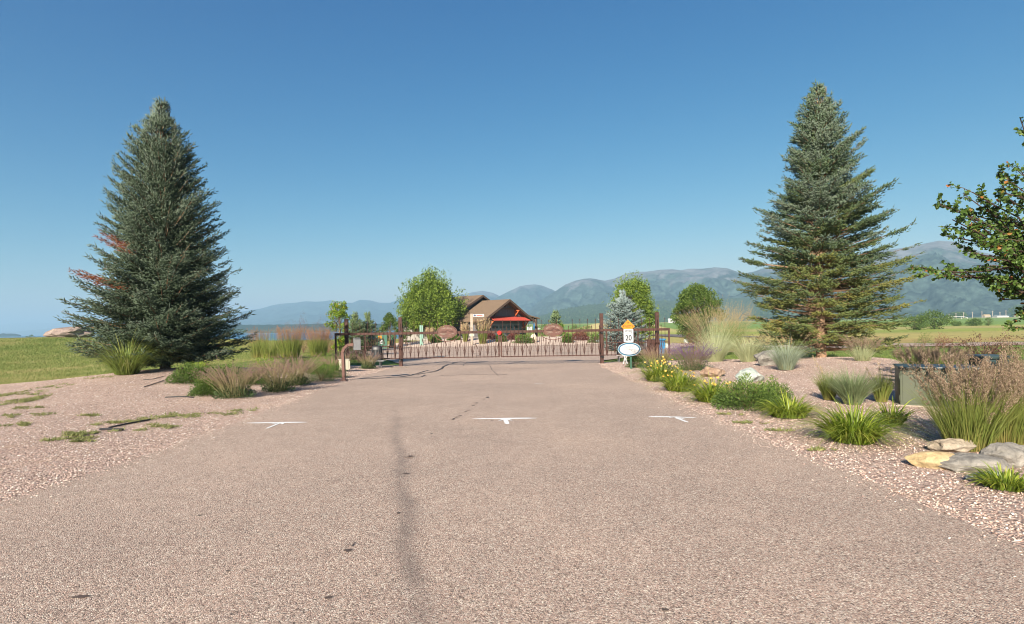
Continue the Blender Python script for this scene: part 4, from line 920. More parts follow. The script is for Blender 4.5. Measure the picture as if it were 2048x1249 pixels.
def gate(x0, x1, joint, stile_px, tail, emblem_x, words_, lab):
    T = thing('sliding_gate', lab, 'gate', ((x0+x1)/2, GF, 0), 'pair of sliding cattail gates'); ox = (x0+x1)/2
    L = x1-x0; MB().box((0, 0, ZT), (L, .10, .12)).obj('top_rail', M['rust'], T, bevel=.006)
    MB().box((0, 0, ZB), (L, .05, .045)).obj('bottom_rail', M['rust'], T)
    tx0, tx1 = tail; MB().box(((tx0+tx1)/2-ox, 0, ZM), (tx1-tx0-.05, .035, .045)).obj('middle_rail', M['rust'], T)
    for x in [x0+.035, x1-.035]+[gx(p) for p in stile_px]:
        MB().box((x-ox, .0, (ZT+ZB)/2-.02), (.075 if x in (x0+.035, x1-.035) else .055, .055, ZT-ZB-.085)).obj('stile', M['rust'], T)
    sp_ = .3725; i = 0; x = x0+.12
    while x < x1-.08:
        far = abs(x-emblem_x) < .62; me = [PT, PS][i % 2] if not far else None
        if far:
            dx = abs(x-emblem_x)/.62; arc = ZT-.02-.42*math.sqrt(max(0, 1-dx*dx)); link('picket', picket_mesh(ZB-.03, arc, tip=False), T, (x-ox, 0, 0))
            if i % 2 == 0 and dx < .9 : link('picket', picket_mesh(ZT+.28 if dx < .5 else ZT+.1, 1.79), T, (x-ox, .05, 0))
        else: link('picket', me, T, (x-ox, (-.067 if me is not PD else 0), 0))
        if i % 2 == 1: link('cattail', CT_[(i*7) % 5], T, (x-ox, -.045, ZB+.02)); 
        x += sp_/2; i += 1
    # oval emblem: plate with rim, cut out letters and marsh scene
    ex, ez = emblem_x-ox, ZT+.04; a_, b_ = .50, .325
    E = MB(); P0 = ell(ex, ez, a_, b_, 48); P1 = ell(ex, ez, a_-.035, b_-.035, 48)
    V = []; Fc = []
    for j in range(48):
        V += [(P0[j][0], -.10, P0[j][1]), (P1[j][0], -.10, P1[j][1]), (P0[j][0], -.07, P0[j][1]), (P1[j][0], -.07, P1[j][1])]
        q = (j+1) % 48; Fc += [(j*4, q*4, q*4+1, j*4+1), (j*4, j*4+2, q*4+2, q*4), (j*4+1, q*4+1, q*4+3, j*4+3)]
    E.add(V, Fc); em = E.obj('emblem_ring', M['rust_light'], T)
    # plate = grid of cells with openings (letters band, water band)
    pl = MB(); nx, nz = 56, 34
    rr = random.Random(len(words_))
    def opening(u_, v_):
        if .36 < v_ < .80 and u_*u_+v_*v_ < .80: return (abs(u_) > .52 and v_ < .55) and False
        return False
    pl.prism(ell(ex, ez, a_-.055, b_-.05, 48), -.096, -.082); pl.obj('emblem_plate', M['rust_light'], T)
    # raised scene: mountain ridge, water lines, wading bird
    sc = MB(); sc.prism([(ex-.34, ez-.02), (ex-.2, ez+.05), (ex-.12, ez+.01), (ex+.02, ez+.11), (ex+.14, ez+.03), (ex+.24, ez+.06), (ex+.36, ez-.02)], -.108, -.098); sc.obj('ridge_relief', M['rust'], T)
    wv = MB()
    for q, (xa, xb, zz) in enumerate([(-.33, -.06, -.075), (-.25, .0, -.105), (-.30, -.1, -.14), (.16, .34, -.09), (.12, .28, -.12)]): wv.bar((ex+xa, -.102, ez+zz), (ex+xb, -.102, ez+zz+.01), .014, .01)
    wv.obj('water_relief', M['wood'], T)
    bd = MB(); bd.prism([(ex-.02, ez+.02), (ex+.05, ez+.06), (ex+.20, ez-.06), (ex+.30, ez-.16), (ex+.17, ez-.10), (ex+.04, ez-.05)], -.112, -.109); bd.obj('bird_relief', M['rust_light'], T)
    n_ = len(words_)
    for j, ch_ in enumerate(words_):
        if ch_ == ' ': continue
        th = R(90)-(j-(n_-1)/2)*R(11.5); lx, lz = ex+.345*math.cos(th), ez-.02+.205*math.sin(th)
        text_mesh('letter', ch_, .092, M['wood'], T, (lx, -.1, lz), (R(90), (R(90)-th)*.7, 0), .003)
    arc = [(ex+.62*math.cos(R(180+j*9)), -.05, ez-.06+.40*math.sin(R(180+j*9))) for j in range(21)]
    MB().tube(arc, .016, 5).obj('emblem_arc', M['rust_light'], T)
    return T
xa, xj, xb = gx(672), gx(1000), gx(1337)
gate(xa, xj-.02, 0, [732, 791], (xa, gx(791)), gx(895), 'PRESERVE', 'left leaf of the rusty cattail gate, dark shaded at its left end')
gate(xj+.02, xb, 0, [1211, 1274], (gx(1211), xb), gx(1105), 'MISSION BAY', 'right leaf of the rusty cattail gate, running behind the speed sign')
T = thing('reflector', 'round red reflector where the two gate leaves meet', 'reflector', (gx(999), GF-.12, 1.27))
m = MB(); m.prism(ell(0, 0, .095, .10, 20), -.015, .0); m.obj('lens', M['red'], T)
MB().box((0, .03, -.02), (.05, .05, .12)).obj('bracket', M['red'], T)
# gate operators
def operator(lab, x, y, wd, hh, top_mat, sd_):
    z0 = h(x, y); T = thing('gate_operator', lab, 'gate motor', (x, y, z0), 'gate motors')
    b0 = .32; V = []; 
    m = MB(); pr = [(b0, .5), (b0+.12, .48), (b0+hh*.7, .43), (b0+hh*.92, .40), (b0+hh, .30)]
    for z, s in pr:
        for j in range(16):
            a = 2*math.pi*j/16; c_, s_ = math.cos(a), math.sin(a); e = .55
            V.append((wd*s*math.copysign(abs(c_)**e, c_), wd*s*.85*math.copysign(abs(s_)**e, s_), z))
    m.add(V, [(i*16+j, i*16+(j+1) % 16, (i+1)*16+(j+1) % 16, (i+1)*16+j) for i in range(4) for j in range(16)]+[tuple(64+j for j in range(16))])
    m.obj('housing', M[top_mat], T, True)
    for j in range(7): MB().box((wd*(-.36+.12*j), -wd*.40, b0+hh*.42), (.02, .035, hh*.62)).obj('rib', M[top_mat], T)
    MB().box((0, 0, b0-.015), (wd*1.3, wd*1.1, .03)).obj('base_plate', M['white'], T)
    for sx, sy in ((-1, -1), (1, -1), (1, 1), (-1, 1)): MB().box((sx*wd*.3, sy*wd*.3, b0/2-.06), (.045, .045, b0+.05)).obj('leg', M['grey'], T)
    return T
operator('black ribbed gate motor on a white plate, left of the driveway', at(754, 700, 27).x, 27.0, .56, .70, 'black', 1)
operator('dark gate motor mostly hidden behind the speed limit sign', at(1243, 700, 29).x, 29.0, .5, .78, 'black', 2)
T = thing('gate_motor_cabinet', 'rusty brown cabinet behind the right end gate post', 'cabinet', (gx(1314)-.12, GY+.5, h(gx(1314), GY+.5)))
MB().box((0, 0, .62), (.62, .4, .95)).obj('housing', M['rust'], T, bevel=.02); MB().box((-.33, 0, .72), (.05, .38, .62)).obj('side_panel', M['grey'], T)
for s in (-1, 1): MB().box((s*.22, 0, .06), (.05, .3, .3)).obj('foot', M['rust'], T)
for s in (-1, 1): MB().box((s*.12, -.22, .62), (.12, .04, .5)).obj('hinge_plate', M['rust'], T)
T = thing('blue_bin', 'blue wheeled bin behind the far right gate post', 'bin', basepos(1318, 692, 33))
m = MB(); m.add([(-.24, -.24, .12), (.24, -.24, .12), (.24, .24, .12), (-.24, .24, .12), (-.29, -.3, 1.0), (.29, -.3, 1.0), (.29, .3, 1.0), (-.29, .3, 1.0)], [(0, 1, 2, 3), (4, 5, 6, 7), (0, 1, 5, 4), (1, 2, 6, 5), (2, 3, 7, 6), (3, 0, 4, 7)]); m.obj('body', M['blue'], T)
MB().box((0, -.02, 1.045), (.64, .68, .09)).obj('lid', M['blue'], T, bevel=.02)
for s in (-1, 1): MB().tube([(s*.26-.03, .22, .12), (s*.26+.03, .22, .12)], .12, 14).obj('wheel', M['black'], T)
# right side white pvc struts near the sign
T = thing('white_stakes', 'crossed white stakes leaning behind the green sign post', 'stakes', basepos(1251, 733, 26.3))
for a, b2 in (((-.10, 0, 0), (.02, .0, .52)), ((.12, .02, 0), (-.08, .02, .42)), ((.02, -.02, 0), (.06, 0, .5))): MB().bar(a, b2, .035).obj('stake', M['white'], T)
# ------------------------------------------------------------------ keypad pedestal, cream box
b = basepos(688, 762, 18.9); T = thing('keypad_pedestal', 'brown gooseneck keypad post with grey box beside the left road edge', 'keypad post', b)
q = 18.9/F
m = MB(); P = [(0, 0, -.1), (-.02, 0, .72), (-.03, .0, .93), (.02, 0, 1.06), (.14, 0, 1.17), (.30, 0, 1.185), (.34, 0, 1.185)]
for a, c_ in zip(P, P[1:]): m.bar(a, c_, .085, .09)
m.obj('gooseneck', M['rust_light'], T); MB().tube([(.05, .02, 0.1), (.035, .02, .9), (.09, .02, 1.05), (.2, .02, 1.11)], .012, 6).obj('conduit', M['cream'], T, True)
kb = MB(); kb.box((.0, 0, .0), (.22, .26, .38)); o = kb.obj('keypad_box', M['grey'], T, bevel=.006, loc=(.44, .03, 1.19)); o.rotation_euler = (0, 0, .35)
hd = MB(); hd.box((0, -.0, 0), (.2, .30, .02)); o = hd.obj('rain_hood', M['grey'], T, loc=(.44, .0, 1.395)); o.rotation_euler = (0, 0, .35)
fc = MB(); fc.box((0, 0, 0), (.015, .2, .30)); o = fc.obj('keypad_face', M['black'], T, loc=(.553, .07, 1.19)); o.rotation_euler = (0, 0, .35)
MB().box((0, 0, .01), (.2, .2, .03)).obj('foot_plate', M['rust_light'], T)
b = basepos(689, 730, 23.5); T = thing('cream_box', 'cream utility box on the gravel behind the keypad post', 'utility box', b, rz=.3)
MB().box((-.02, 0, .26), (.40, .34, .42)).obj('box_body', M['cream'], T, bevel=.03); MB().box((-.02, 0, .485), (.44, .38, .03)).obj('box_lid', M['cream'], T, bevel=.01)
MB().box((.20, -.02, .26), (.04, .3, .34)).obj('side_door', M['cream'], T, bevel=.01); MB().box((0, 0, .02), (.3, .24, .1)).obj('base', M['black'], T)
# ------------------------------------------------------------------ road signs
b = basepos(1262, 740, 22.9); T0 = thing('sign_post', 'green steel channel post at the right road edge carrying three signs', 'sign post', b)
zt = at(1256, 640, 22.9).z-b.z
m = MB(); m.box((0, .012, zt/2-.15), (.055, .006, zt+.3)); m.box((-.032, 0, zt/2-.15), (.008, .03, zt+.3)); m.box((.032, 0, zt/2-.15), (.008, .03, zt+.3)); m.obj('channel', M['greenpost'], T0)
def P22(px, py): 
    p = at(px, py, 22.84); return (p.x, 22.84, p.z)
T = thing('warning_sign', 'amber diamond SLOW sign with small black animals, topmost on the post', 'sign', tuple(Vector(P22(1256, 653.5))+Vector((0, .012, 0))))
m = MB(); a = .275; m.prism([(a, 0), (0, a), (-a, 0), (0, -a)], 0, .004); m.obj('panel', M['signyellow'], T)
m = MB()
for p, q in (((a*.9, 0), (0, a*.9)), ((0, a*.9), (-a*.9, 0)), ((-a*.9, 0), (0, -a*.9)), ((0, -a*.9), (a*.9, 0))): m.bar((p[0], -.002, p[1]), (q[0], -.002, q[1]), .008, .002)
m.obj('border', M['signblack'], T)
text_mesh('lettering', 'SLOW', .095, M['signblack'], T, (0, -.003, .028), spacing=1.1, bold=.02); text_mesh('lettering', 'CHILDREN PETS', .028, M['signblack'], T, (0, -.003, -.04))
def dog(cx, cz, s, nm='animal_symbol'):
    m = MB(); m.prism([(cx-.5*s, cz), (cx-.42*s, cz+.22*s), (cx+.3*s, cz+.2*s), (cx+.42*s, cz+.42*s), (cx+.62*s, cz+.34*s), (cx+.55*s, cz+.2*s), (cx+.42*s, cz+.1*s), (cx+.38*s, cz-.4*s), (cx+.28*s, cz-.4*s), (cx+.24*s, cz-.05*s), (cx-.3*s, cz-.05*s), (cx-.34*s, cz-.4*s), (cx-.45*s, cz-.4*s)], -.003, -.001); m.obj(nm, M['signblack'], T)
dog(0, .145, .08); dog(-.015, -.155, .06); dog(.035, -.15, .05)
for s in (-1, 1):
    m = MB(); m.prism([(s*.175-.012, -.03), (s*.175+.012, -.03), (s*.175+.01, .03), (s*.175+.0, .055), (s*.175-.012, .03)], -.003, -.001); m.obj('child_symbol', M['signblack'], T)
T = thing('speed_limit_sign', 'white SPEED LIMIT 20 sign in the middle of the green post', 'sign', P22(1257, 671.5))
m = MB(); w2, h2, r2 = .195, .262, .03
pp = []
for cx, cz, a0 in ((w2-r2, h2-r2, 0), (-w2+r2, h2-r2, 90), (-w2+r2, -h2+r2, 180), (w2-r2, -h2+r2, 270)): pp += [(cx+r2*math.cos(R(a0+j*22.5)), cz+r2*math.sin(R(a0+j*22.5))) for j in range(5)]
m.prism(pp, 0, .004); m.obj('panel', M['signwhite'], T)
text_mesh('lettering', 'SPEED', .098, M['signblack'], T, (0, -.003, .175), sx=.98, spacing=1.15, bold=.012); text_mesh('lettering', 'LIMIT', .098, M['signblack'], T, (0, -.003, .085), sx=1.02, spacing=1.25)
text_mesh('number', '20', .30, M['signblack'], T, (0, -.003, -.105), sx=.86, ext=.0012, bold=.018)
for s in (.215, -.235): MB().tube([(0, -.006, s), (0, 0, s)], .008, 8).obj('bolt', M['grey'], T)
T = thing('oval_sign', 'white oval community sign with blue rim, lowest on the green post', 'sign', P22(1258.5, 699))
for nm, sx, sz, mt, y0 in (('outer_rim', .462, .278, 'signwhite', 0), ('teal_rim', .446, .262, 'teal', -.003), ('navy_rim', .415, .236, 'navy', -.006), ('panel', .385, .212, 'signwhite', -.009)):
    m = MB(); m.prism(ell(0, 0, sx, sz, 56), y0, y0+.0028); m.obj(nm, M[mt], T)
for s, z, sz in (('MISSION BAY', .118, .072), ('PRESERVE', .048, .072), ('HOMEOWNERS ONLY', -.022, .062), ('LIVE VIDEO SURVEILLANCE', -.115, .040)):
    text_mesh('lettering', s, sz, M['greyprint'], T, (0, -.0112, z), spacing=1.08)
# ------------------------------------------------------------------ transformer boxes
b = basepos(1838, 816, 10.9); x0 = at(1800, 775, 10.9).x; T = thing('transformer_box', 'olive green transformer cabinet half hidden by pinkish feather grass', 'transformer', (x0, 10.9, b.z), rz=-.5)
hh = at(1800, 738, 10.9).z-b.z
m = MB(); m.box((.62, .45, hh/2), (1.24, .9, hh)); m.obj('cabinet', M['tfgreen'], T, bevel=.012)
m = MB(); m.box((.62, .44, hh+.022), (1.3, .98, .04)); m.obj('lid', M['tfdark'], T, bevel=.012)
MB().box((.62, -.004, hh*.5), (1.16, .012, hh*.86)).obj('door', M['tfgreen'], T, bevel=.003)
MB().box((.42, -.02, hh*.55), (.05, .03, .09)).obj('latch', M['tfgreen'], T); MB().box((.62, .45, -.05), (1.34, 1.0, .12)).obj('concrete_pad', M['wood'], T)
for zz in (.2, .8): MB().tube([(-.002, .02, hh*zz-.05), (-.002, .02, hh*zz+.05)], .012, 8).obj('hinge', M['tfgreen'], T)
b = basepos(1975, 745, 14.2); T = thing('vault_box', 'dark rounded utility box lid showing over the feather grass', 'utility box', b)
m = MB(); m.box((0, 0, .26), (.62, .6, .52)); m.obj('housing', M['tfdark'], T, bevel=.05); m = MB(); m.box((0, 0, .56), (.74, .7, .09)); m.obj('lid', M['tfdark'], T, bevel=.04)
def box_far(lab, px, pyb, pyt, wpx, D, mat, extra=None):
    b = basepos(px, pyb, D); hh = at(px, pyt, D).z-b.z; w_ = wpx*D/F
    T = thing('utility_box', lab, 'utility box', b, rz=.25); MB().box((0, 0, hh/2), (w_, w_*.7, hh)).obj('cabinet', M[mat], T, bevel=.02*w_)
    MB().box((0, 0, hh+.02*w_), (w_*1.06, w_*.78, .04*w_)).obj('lid', M[mat], T)
    if extra:
        for cx, cz, a, c_, mt in extra: MB().box((w_*cx, -w_*.36, hh*cz), (w_*a, .012, hh*c_)).obj('sticker', M[mt], T)
box_far('green utility cabinet with an orange and a white sticker left of the gate motor', 764, 685, 669.5, 21, 64, 'dkgreenbox', [(-.2, .82, .34, .2, 'signyellow'), (-.08, .5, .22, .32, 'white')])
box_far('small dark green cabinet right of the stickered one', 786, 683, 670, 8, 66, 'dkgreenbox')
box_far('slim pale teal utility column left of the house wall', 843, 684, 651, 6.5, 68, 'tealbox')
# wooden realty sign post
b = basepos(944, 686, 67); T = thing('wooden_sign_post', 'weathered wooden sign post with white hanging arm before the house', 'sign post', b); s_ = 67/F
hh = at(943, 628, 67).z-b.z
MB().box((0, 0, hh/2), (5*s_, 5*s_, hh)).obj('post', M['wood'], T); MB().box((13.5*s_, 0, hh-3.5*s_), (23*s_, .06, 5*s_)).obj('sign_arm', M['signwhite'], T)
m = MB(); m.prism(ell(6.5*s_, hh-3.4*s_, 2.2*s_, 1.8*s_, 14), -.045, -.035); m.obj('logo', M['navy'], T)
MB().box((16*s_, -.034, hh-3.4*s_), (12*s_, .006, 2.2*s_)).obj('print', M['redroof'], T)
m = MB(); m.prism(ell(0, hh-42.5*s_, 5*s_, 3.4*s_, 16), -3.2*s_, -2.6*s_); m.obj('round_board', M['cream'], T)
# ------------------------------------------------------------------ house
HA = R(52); hx = Vector((math.cos(HA), math.sin(HA), 0)); hD = 92
hb = at(1010, 660, hD); hz = -.3
HT = thing('house', 'brown roofed grey house with red canopy beyond the gate', 'house', (hb.x, hD, hz), rz=HA)
# local: x along the gable face, y backwards, z up (face normal is -y)
E, PK = 3.35, 6.4; W = 5.6
def gable_roof(nm, w_, e, p, y0, y1, th=.22, mt='shingle', xl=None, xr=None):
    m = MB(); sl_ = (p-e)/w_
    for s in (-1, 1):
        wl = w_ if s > 0 or xl is None else xl
        ze = p-sl_*wl
        m.add([(0, y0, p), (s*wl, y0, ze), (s*wl, y1, ze), (0, y1, p), (0, y0, p-th), (s*wl, y0, ze-th), (s*wl, y1, ze-th), (0, y1, p-th)],
              [(0, 1, 2, 3), (4, 7, 6, 5), (0, 4, 5, 1), (1, 5, 6, 2), (2, 6, 7, 3)])
    return m.obj(nm, M[mt], HT)
gable_roof('roof', W+.9, E-.3, PK, -1.1, 8); gable_roof('roof', W+3.8, 3.0, PK+.95, 4.6, 15.5)
m = MB()
for s in (-1, 1):
    m.bar((0, -1.12, PK-.17), (s*(W+.9), -1.12, E-.47), .09, .34)
m.obj('fascia', M['trim'], HT)
m = MB()
for s in (-1, 1): m.bar((0, 4.55, PK+.78), (s*5.2, 4.55, PK+.78-5.2*.463), .09, .32)
m.obj('fascia', M['trim'], HT)
m = MB(); m.prism([(-W, 0), (-W, E-.15), (0, PK-.32), (W, E-.15), (W, 0)], 0, .25); m.obj('gable_wall', M['siding'], HT)
MB().box((-W+.12, 2.6, E/2-.1), (.24, 4.8, E-.2)).obj('side_wall', M['siding'], HT); MB().box((W-.12, 4, E/2-.1), (.24, 7.7, E-.2)).obj('side_wall', M['siding'], HT)
m = MB(); m.prism([(-W-3.2, 0), (-W-3.2, 3.0), (0, PK+.62), (W+3.2, 3.0), (W+3.2, 0)], 5.3, 5.5); m.obj('gable_wall', M['siding'], HT)
MB().box((-W-3.1, 10.3, 1.45), (.2, 9.6, 2.9)).obj('side_wall', M['siding_sunlit'], HT)
m = MB()
for i in range(27):
    x = -W+.25+i*.47; zt_ = min(PK-.5, E-.2+(PK-E)*(1-abs(x)/W)-.25)
    if zt_ > .6: m.box((x, -.02, (E+.25+zt_)/2 if zt_ > E+.4 else zt_/2), (.06, .03, max(.2, zt_-(E+.25)) if zt_ > E+.4 else zt_))
m.obj('battens', M['siding'], HT, kind='stuff')
m = MB()
for i in range(11): m.box((-W-3.22, 6.2+i*.85, 1.4), (.03, .06, 2.7))
m.obj('battens', M['siding_sunlit'], HT, kind='stuff')
MB().box((0, -.06, E+1.55), (4.4, .1, .25)).obj('trim_board', M['trim'], HT)
# canopy, brackets, garage door
m = MB(); m.add([(-4.2, -.02, 3.62), (4.8, -.02, 3.62), (5.0, -1.5, 3.0), (-4.4, -1.5, 3.0), (-4.2, -.02, 3.54), (4.8, -.02, 3.54), (5.0, -1.5, 2.9), (-4.4, -1.5, 2.9)], [(0, 1, 2, 3), (7, 6, 5, 4), (3, 2, 6, 7), (0, 3, 7, 4), (1, 5, 6, 2)]); m.obj('canopy', M['redroof'], HT)
m = MB()
for i in range(20): x = -4.2+i*.47; m.bar((x, -.04, 3.65), (x*1.04, -1.5, 3.03), .035, .04)
m.obj('canopy_seams', M['redroof'], HT, kind='stuff')
def bracket(x, z, s=1.0, y=-.1, mt='orange'):
    m = MB(); m.bar((x, y, z), (x, y, z-1.15*s), .2, .2); m.bar((x, y, z-.1), (x, y-1.0*s, z-.1), .2, .2)
    m.bar((x, y-.1, z-1.0*s), (x, y-.5*s, z-.62*s), .17, .17); m.bar((x, y-.5*s, z-.62*s), (x, y-.85*s, z-.12*s), .17, .17); m.obj('bracket', M[mt], HT)
bracket(-4.3, 2.9, 1.1); bracket(4.8, 2.9, 1.1); bracket(2.7, 4.75, .85); bracket(-2.7, 4.75, .85, mt='trim'); bracket(0, 5.9, .65, mt='trim')
g = MB().box((.2, -.05, 1.25), (7.6, .08, 2.5)).obj('garage_door', M['grey'], HT)
for i in range(4):
    f = MB().box((-2.6+i*1.85, -.11, 1.95), (1.35, .05, .42)).obj('window', M['glass'], g)
MB().box((W-.6, -.06, 1.1), (.8, .08, 2.1)).obj('entry_door', M['trim'], HT)
MB().box((-W-1.6, 5.26, 1.3), (.95, .06, 2.3)).obj('entry_door', M['orange'], HT)
w_ = MB().box((-W-3.24, 8.6, 1.7), (.06, .7, 1.1)).obj('window', M['glass'], HT)
# side porch on the right
m = MB(); m.add([(W-.2, .6, 4.3), (W+3.9, -.2, 3.45), (W+3.9, 8, 3.45), (W-.2, 8, 4.3), (W-.2, .6, 4.1), (W+3.9, -.2, 3.22), (W+3.9, 8, 3.22), (W-.2, 8, 4.1)], [(0, 1, 2, 3), (7, 6, 5, 4), (0, 4, 5, 1), (1, 5, 6, 2)]); m.obj('porch_roof', M['shingle'], HT)
for y in (.2, 7.2): 
    MB().box((W+3.3, y, 1.6), (.34, .34, 3.3)).obj('porch_post', M['trim'], HT); m = MB(); m.bar((W+3.3, y, 2.5), (W+2.5, y, 3.3), .16); m.obj('brace', M['trim'], HT)
# ------------------------------------------------------------------ far farm things
def far_block(nm, lab, px, pyb, pyt, wpx, D, wall, roof, cat='building', group=None, dome=False):
    b = basepos(px, pyb, D); p0 = at(px, pyb, D); hh = at(px, pyt, D).z-b.z; w_ = wpx*D/F
    T = thing(nm, lab, cat, b, group)
    if dome:
        MB().tube([(0, 0, -.5), (0, 0, hh*.9)], w_/2, 14).obj('shaft', M[wall], T, True); MB().tube([(0, 0, hh*.9), (0, 0, hh*.96), (0, 0, hh)], [w_/2, w_*.38, w_*.1], 14).obj('cap', M[roof], T, True)
    else:
        MB().box((0, 0, hh*.3), (w_, w_*.5, hh*.66)).obj('walls', M[wall], T)
        m = MB(); m.add([(-w_*.52, -w_*.27, hh*.62), (w_*.52, -w_*.27, hh*.62), (w_*.52, w_*.27, hh*.62), (-w_*.52, w_*.27, hh*.62), (-w_*.52, 0, hh), (w_*.52, 0, hh)], [(0, 1, 5, 4), (2, 3, 4, 5), (1, 2, 5), (3, 0, 4), (0, 3, 2, 1)]); m.obj('roof', M[roof], T)
far_block('silo', 'blue silo just right of the house porch', 1068, 664, 647, 3.6, 300, 'blue', 'blue', 'silo', dome=True)
G8 = 'small far farm buildings'
for a in [('white shed left of the blue silo', 1059, 663, 654, 10, 290, 'white', 'white'), ('small white building right of the blue silo', 1077, 662, 656, 8, 320, 'white', 'grey'), ('white building at the mountain foot left of the round headed tree', 1341, 645, 637.5, 9, 700, 'white', 'white'),
          ('smaller white building beside it at the mountain foot', 1349, 645, 638.5, 5, 705, 'white', 'white'), ('long low white barn in the right field', 2001, 636, 631.5, 24, 750, 'white', 'white'), ('pale house near the trees at the far right', 2034, 635, 629, 9, 760, 'cream', 'trim'), ('tan shed in the field left of the long white barn', 1973, 633, 629.5, 12, 850, 'wood', 'rock_tan')]:
    far_block('farm_building', a[0], *a[1:6], a[6], a[7] if a[7] in M else 'trim', group=G8)
for i, (px, pt) in enumerate([(1898, 628), (1912, 627), (1927, 625), (1945, 624), (1964, 623), (1985, 622), (2000, 624), (2012, 621)]):
    D = 800; b = basepos(px, 636, D); hh = at(px, pt, D).z-b.z; T = thing('utility_pole', ['leftmost thin utility pole in the far field row', 'second thin utility pole from the left in the far field row', 'third utility pole from the left, above the low field bush', 'fourth utility pole from the left in the far field row', 'utility pole just left of the tan shed in the far field', 'utility pole just left of the long white barn', 'utility pole rising over the middle of the long white barn', 'rightmost utility pole of the far field row'][i], 'utility pole', b, 'row of far utility poles')
    MB().tube([(0, 0, -1), (0, 0, hh)], [.5, .3], 6).obj('shaft', M['wood'], T); MB().box((0, 0, hh*.9), (2.2, .3, .3)).obj('crossarm', M['wood'], T)
# small irrigation pivot in the far field: low arched pipe
T = thing('irrigation_line', 'pale wheeled irrigation line standing in the far right field', 'irrigation rig', basepos(1915, 640, 560)); s_ = 560/F
MB().tube([(-24*s_, 0, 2*s_), (-12*s_, 0, 5*s_), (0, 0, 5.5*s_), (12*s_, 0, 5*s_), (20*s_, 0, 3*s_)], .3, 5).obj('pipe', M['white'], T)
for x in (-24, -8, 8, 20): MB().bar((x*s_, 0, -.3), (x*s_, 0, 4*s_), .25).obj('leg', M['white'], T)
# ------------------------------------------------------------------ marks on the driveway
def flat(nm, pts_px, wid, mat, dz=.006, lab=None, taper=False):
    """ribbon through ground points, wid metres wide"""
    P = [G(*p) for p in pts_px]; V = []; n_ = len(P)
    for i, p in enumerate(P):
        d = (P[min(i+1, n_-1)]-P[max(i-1, 0)]); d.z = 0; d.normalize(); s = Vector((-d.y, d.x, 0)); w2 = wid*.5*(rng.uniform(.7, 1.15))*(1 if not taper else max(.15, 1-i/(n_-1)))
        for q in (p-s*w2, p+s*w2): V.append((q.x, q.y, h(q.x, q.y)+dz))
    o = link(nm, mesh(nm, V, [[[2*i, 2*i+1, 2*i+3, 2*i+2] for i in range(n_-1)]], M[mat]), road)
    if lab: o['label'] = lab
    return o
def dens(a, b, n=14): return [(a[0]+(b[0]-a[0])*i/n, a[1]+(b[1]-a[1])*i/n) for i in range(n+1)]
rng = np.random.default_rng(77)
def arrow(lab, *lines):
    V = []; Fs = []
    for j, (a, b_, w2) in enumerate(lines):
        P = [G(*p) for p in dens(a, b_)]; n_ = len(P); off = len(V)
        for i, p in enumerate(P):
            d = (P[-1]-P[0]); d.z = 0; d.normalize(); s = Vector((-d.y, d.x, 0)); ww = w2*.5*rng.uniform(.8, 1.15)*min(1, .25+i*.4, .25+(n_-1-i)*.4)
            for q in (p-s*ww, p+s*ww): V.append((q.x, q.y, h(q.x, q.y)+.006+.0012*j))
        Fs += [[off+2*i, off+2*i+1, off+2*i+3, off+2*i+2] for i in range(n_-1)]
    o = link('painted_arrow', mesh('painted_arrow', V, [Fs], M['spray']), road); o['label'] = lab
arrow('white sprayed bar and arrow on the left side of the driveway', ((494, 847), (613, 845.5), .12), ((560, 847), (532, 858.5), .05), ((560, 847), (540, 849.5), .04), ((563, 847), (566, 850), .05))
arrow('white sprayed bar and arrow in the middle of the driveway', ((945, 838.7), (1073, 837.3), .12), ((1010, 839), (1015, 849.5), .08), ((1009, 839), (999, 842.5), .05), ((1012, 839), (1024, 842.5), .05))
arrow('white sprayed bar and arrow at the right edge of the driveway', ((1297, 834.3), (1345, 834.6), .12), ((1343, 834.6), (1393, 837), .09), ((1350, 836), (1376, 846), .06), ((1350, 835.5), (1370, 840), .04), ((1352, 835), (1338, 837), .04))
arrow('short white paint line near the gate', ((1069, 768.4), (1086, 768.8), .07))
def crack(pts, wd=.05):
    P = []
    for a, b_ in zip(pts, pts[1:]): P += [(p[0]+rng.normal()*1.0, p[1]+rng.normal()*.18) for p in dens(a, b_, 6)[:-1]]
    flat('tar_crack', P+[pts[-1]], wd, 'tar')
crack([(721, 758.5), (760, 757), (800, 754.5), (830, 750)], .16)
crack([(830, 750), (862, 745), (874, 742), (884, 738), (888, 733), (899, 729), (915, 725)], .12)
crack([(820, 752), (845, 744), (858, 741)], .08); crack([(800, 755.5), (842, 755), (850, 751)], .08)
crack([(880, 752), (930, 750), (975, 749), (1014, 750)], .06); crack([(975, 728), (985, 740), (996, 752)], .025); crack([(1020, 739), (1050, 737.5), (1088, 739)], .05)
crack([(935, 724), (925, 733)], .04); crack([(906, 726), (930, 722)], .08)
crack([(900, 709), (950, 707.5), (1010, 703), (1060, 702)], .14); crack([(905, 716), (960, 711), (1000, 710)], .12); crack([(1075, 703), (1130, 706), (1190, 703)], .10); crack([(760, 711), (820, 706), (860, 703)], .12); crack([(1100, 708), (1150, 707)], .08)
def stain(px, py, w_, l_, n=16, seed=0):
    c0 = G(px, py); r_ = random.Random(px*7+py); V = [(c0.x, c0.y, h(c0.x, c0.y)+.005)]
    for j in range(n):
        a = 2*math.pi*j/n; q = r_.uniform(.45, 1.1); x = c0.x+math.cos(a)*w_*q; y = c0.y+math.sin(a)*l_*q; V.append((x, y, h(x, y)+.005))
    link('oil_stain', mesh('oil_stain', V, [[[0, j+1, (j+1) % n+1] for j in range(n)]], M['stain']), road)
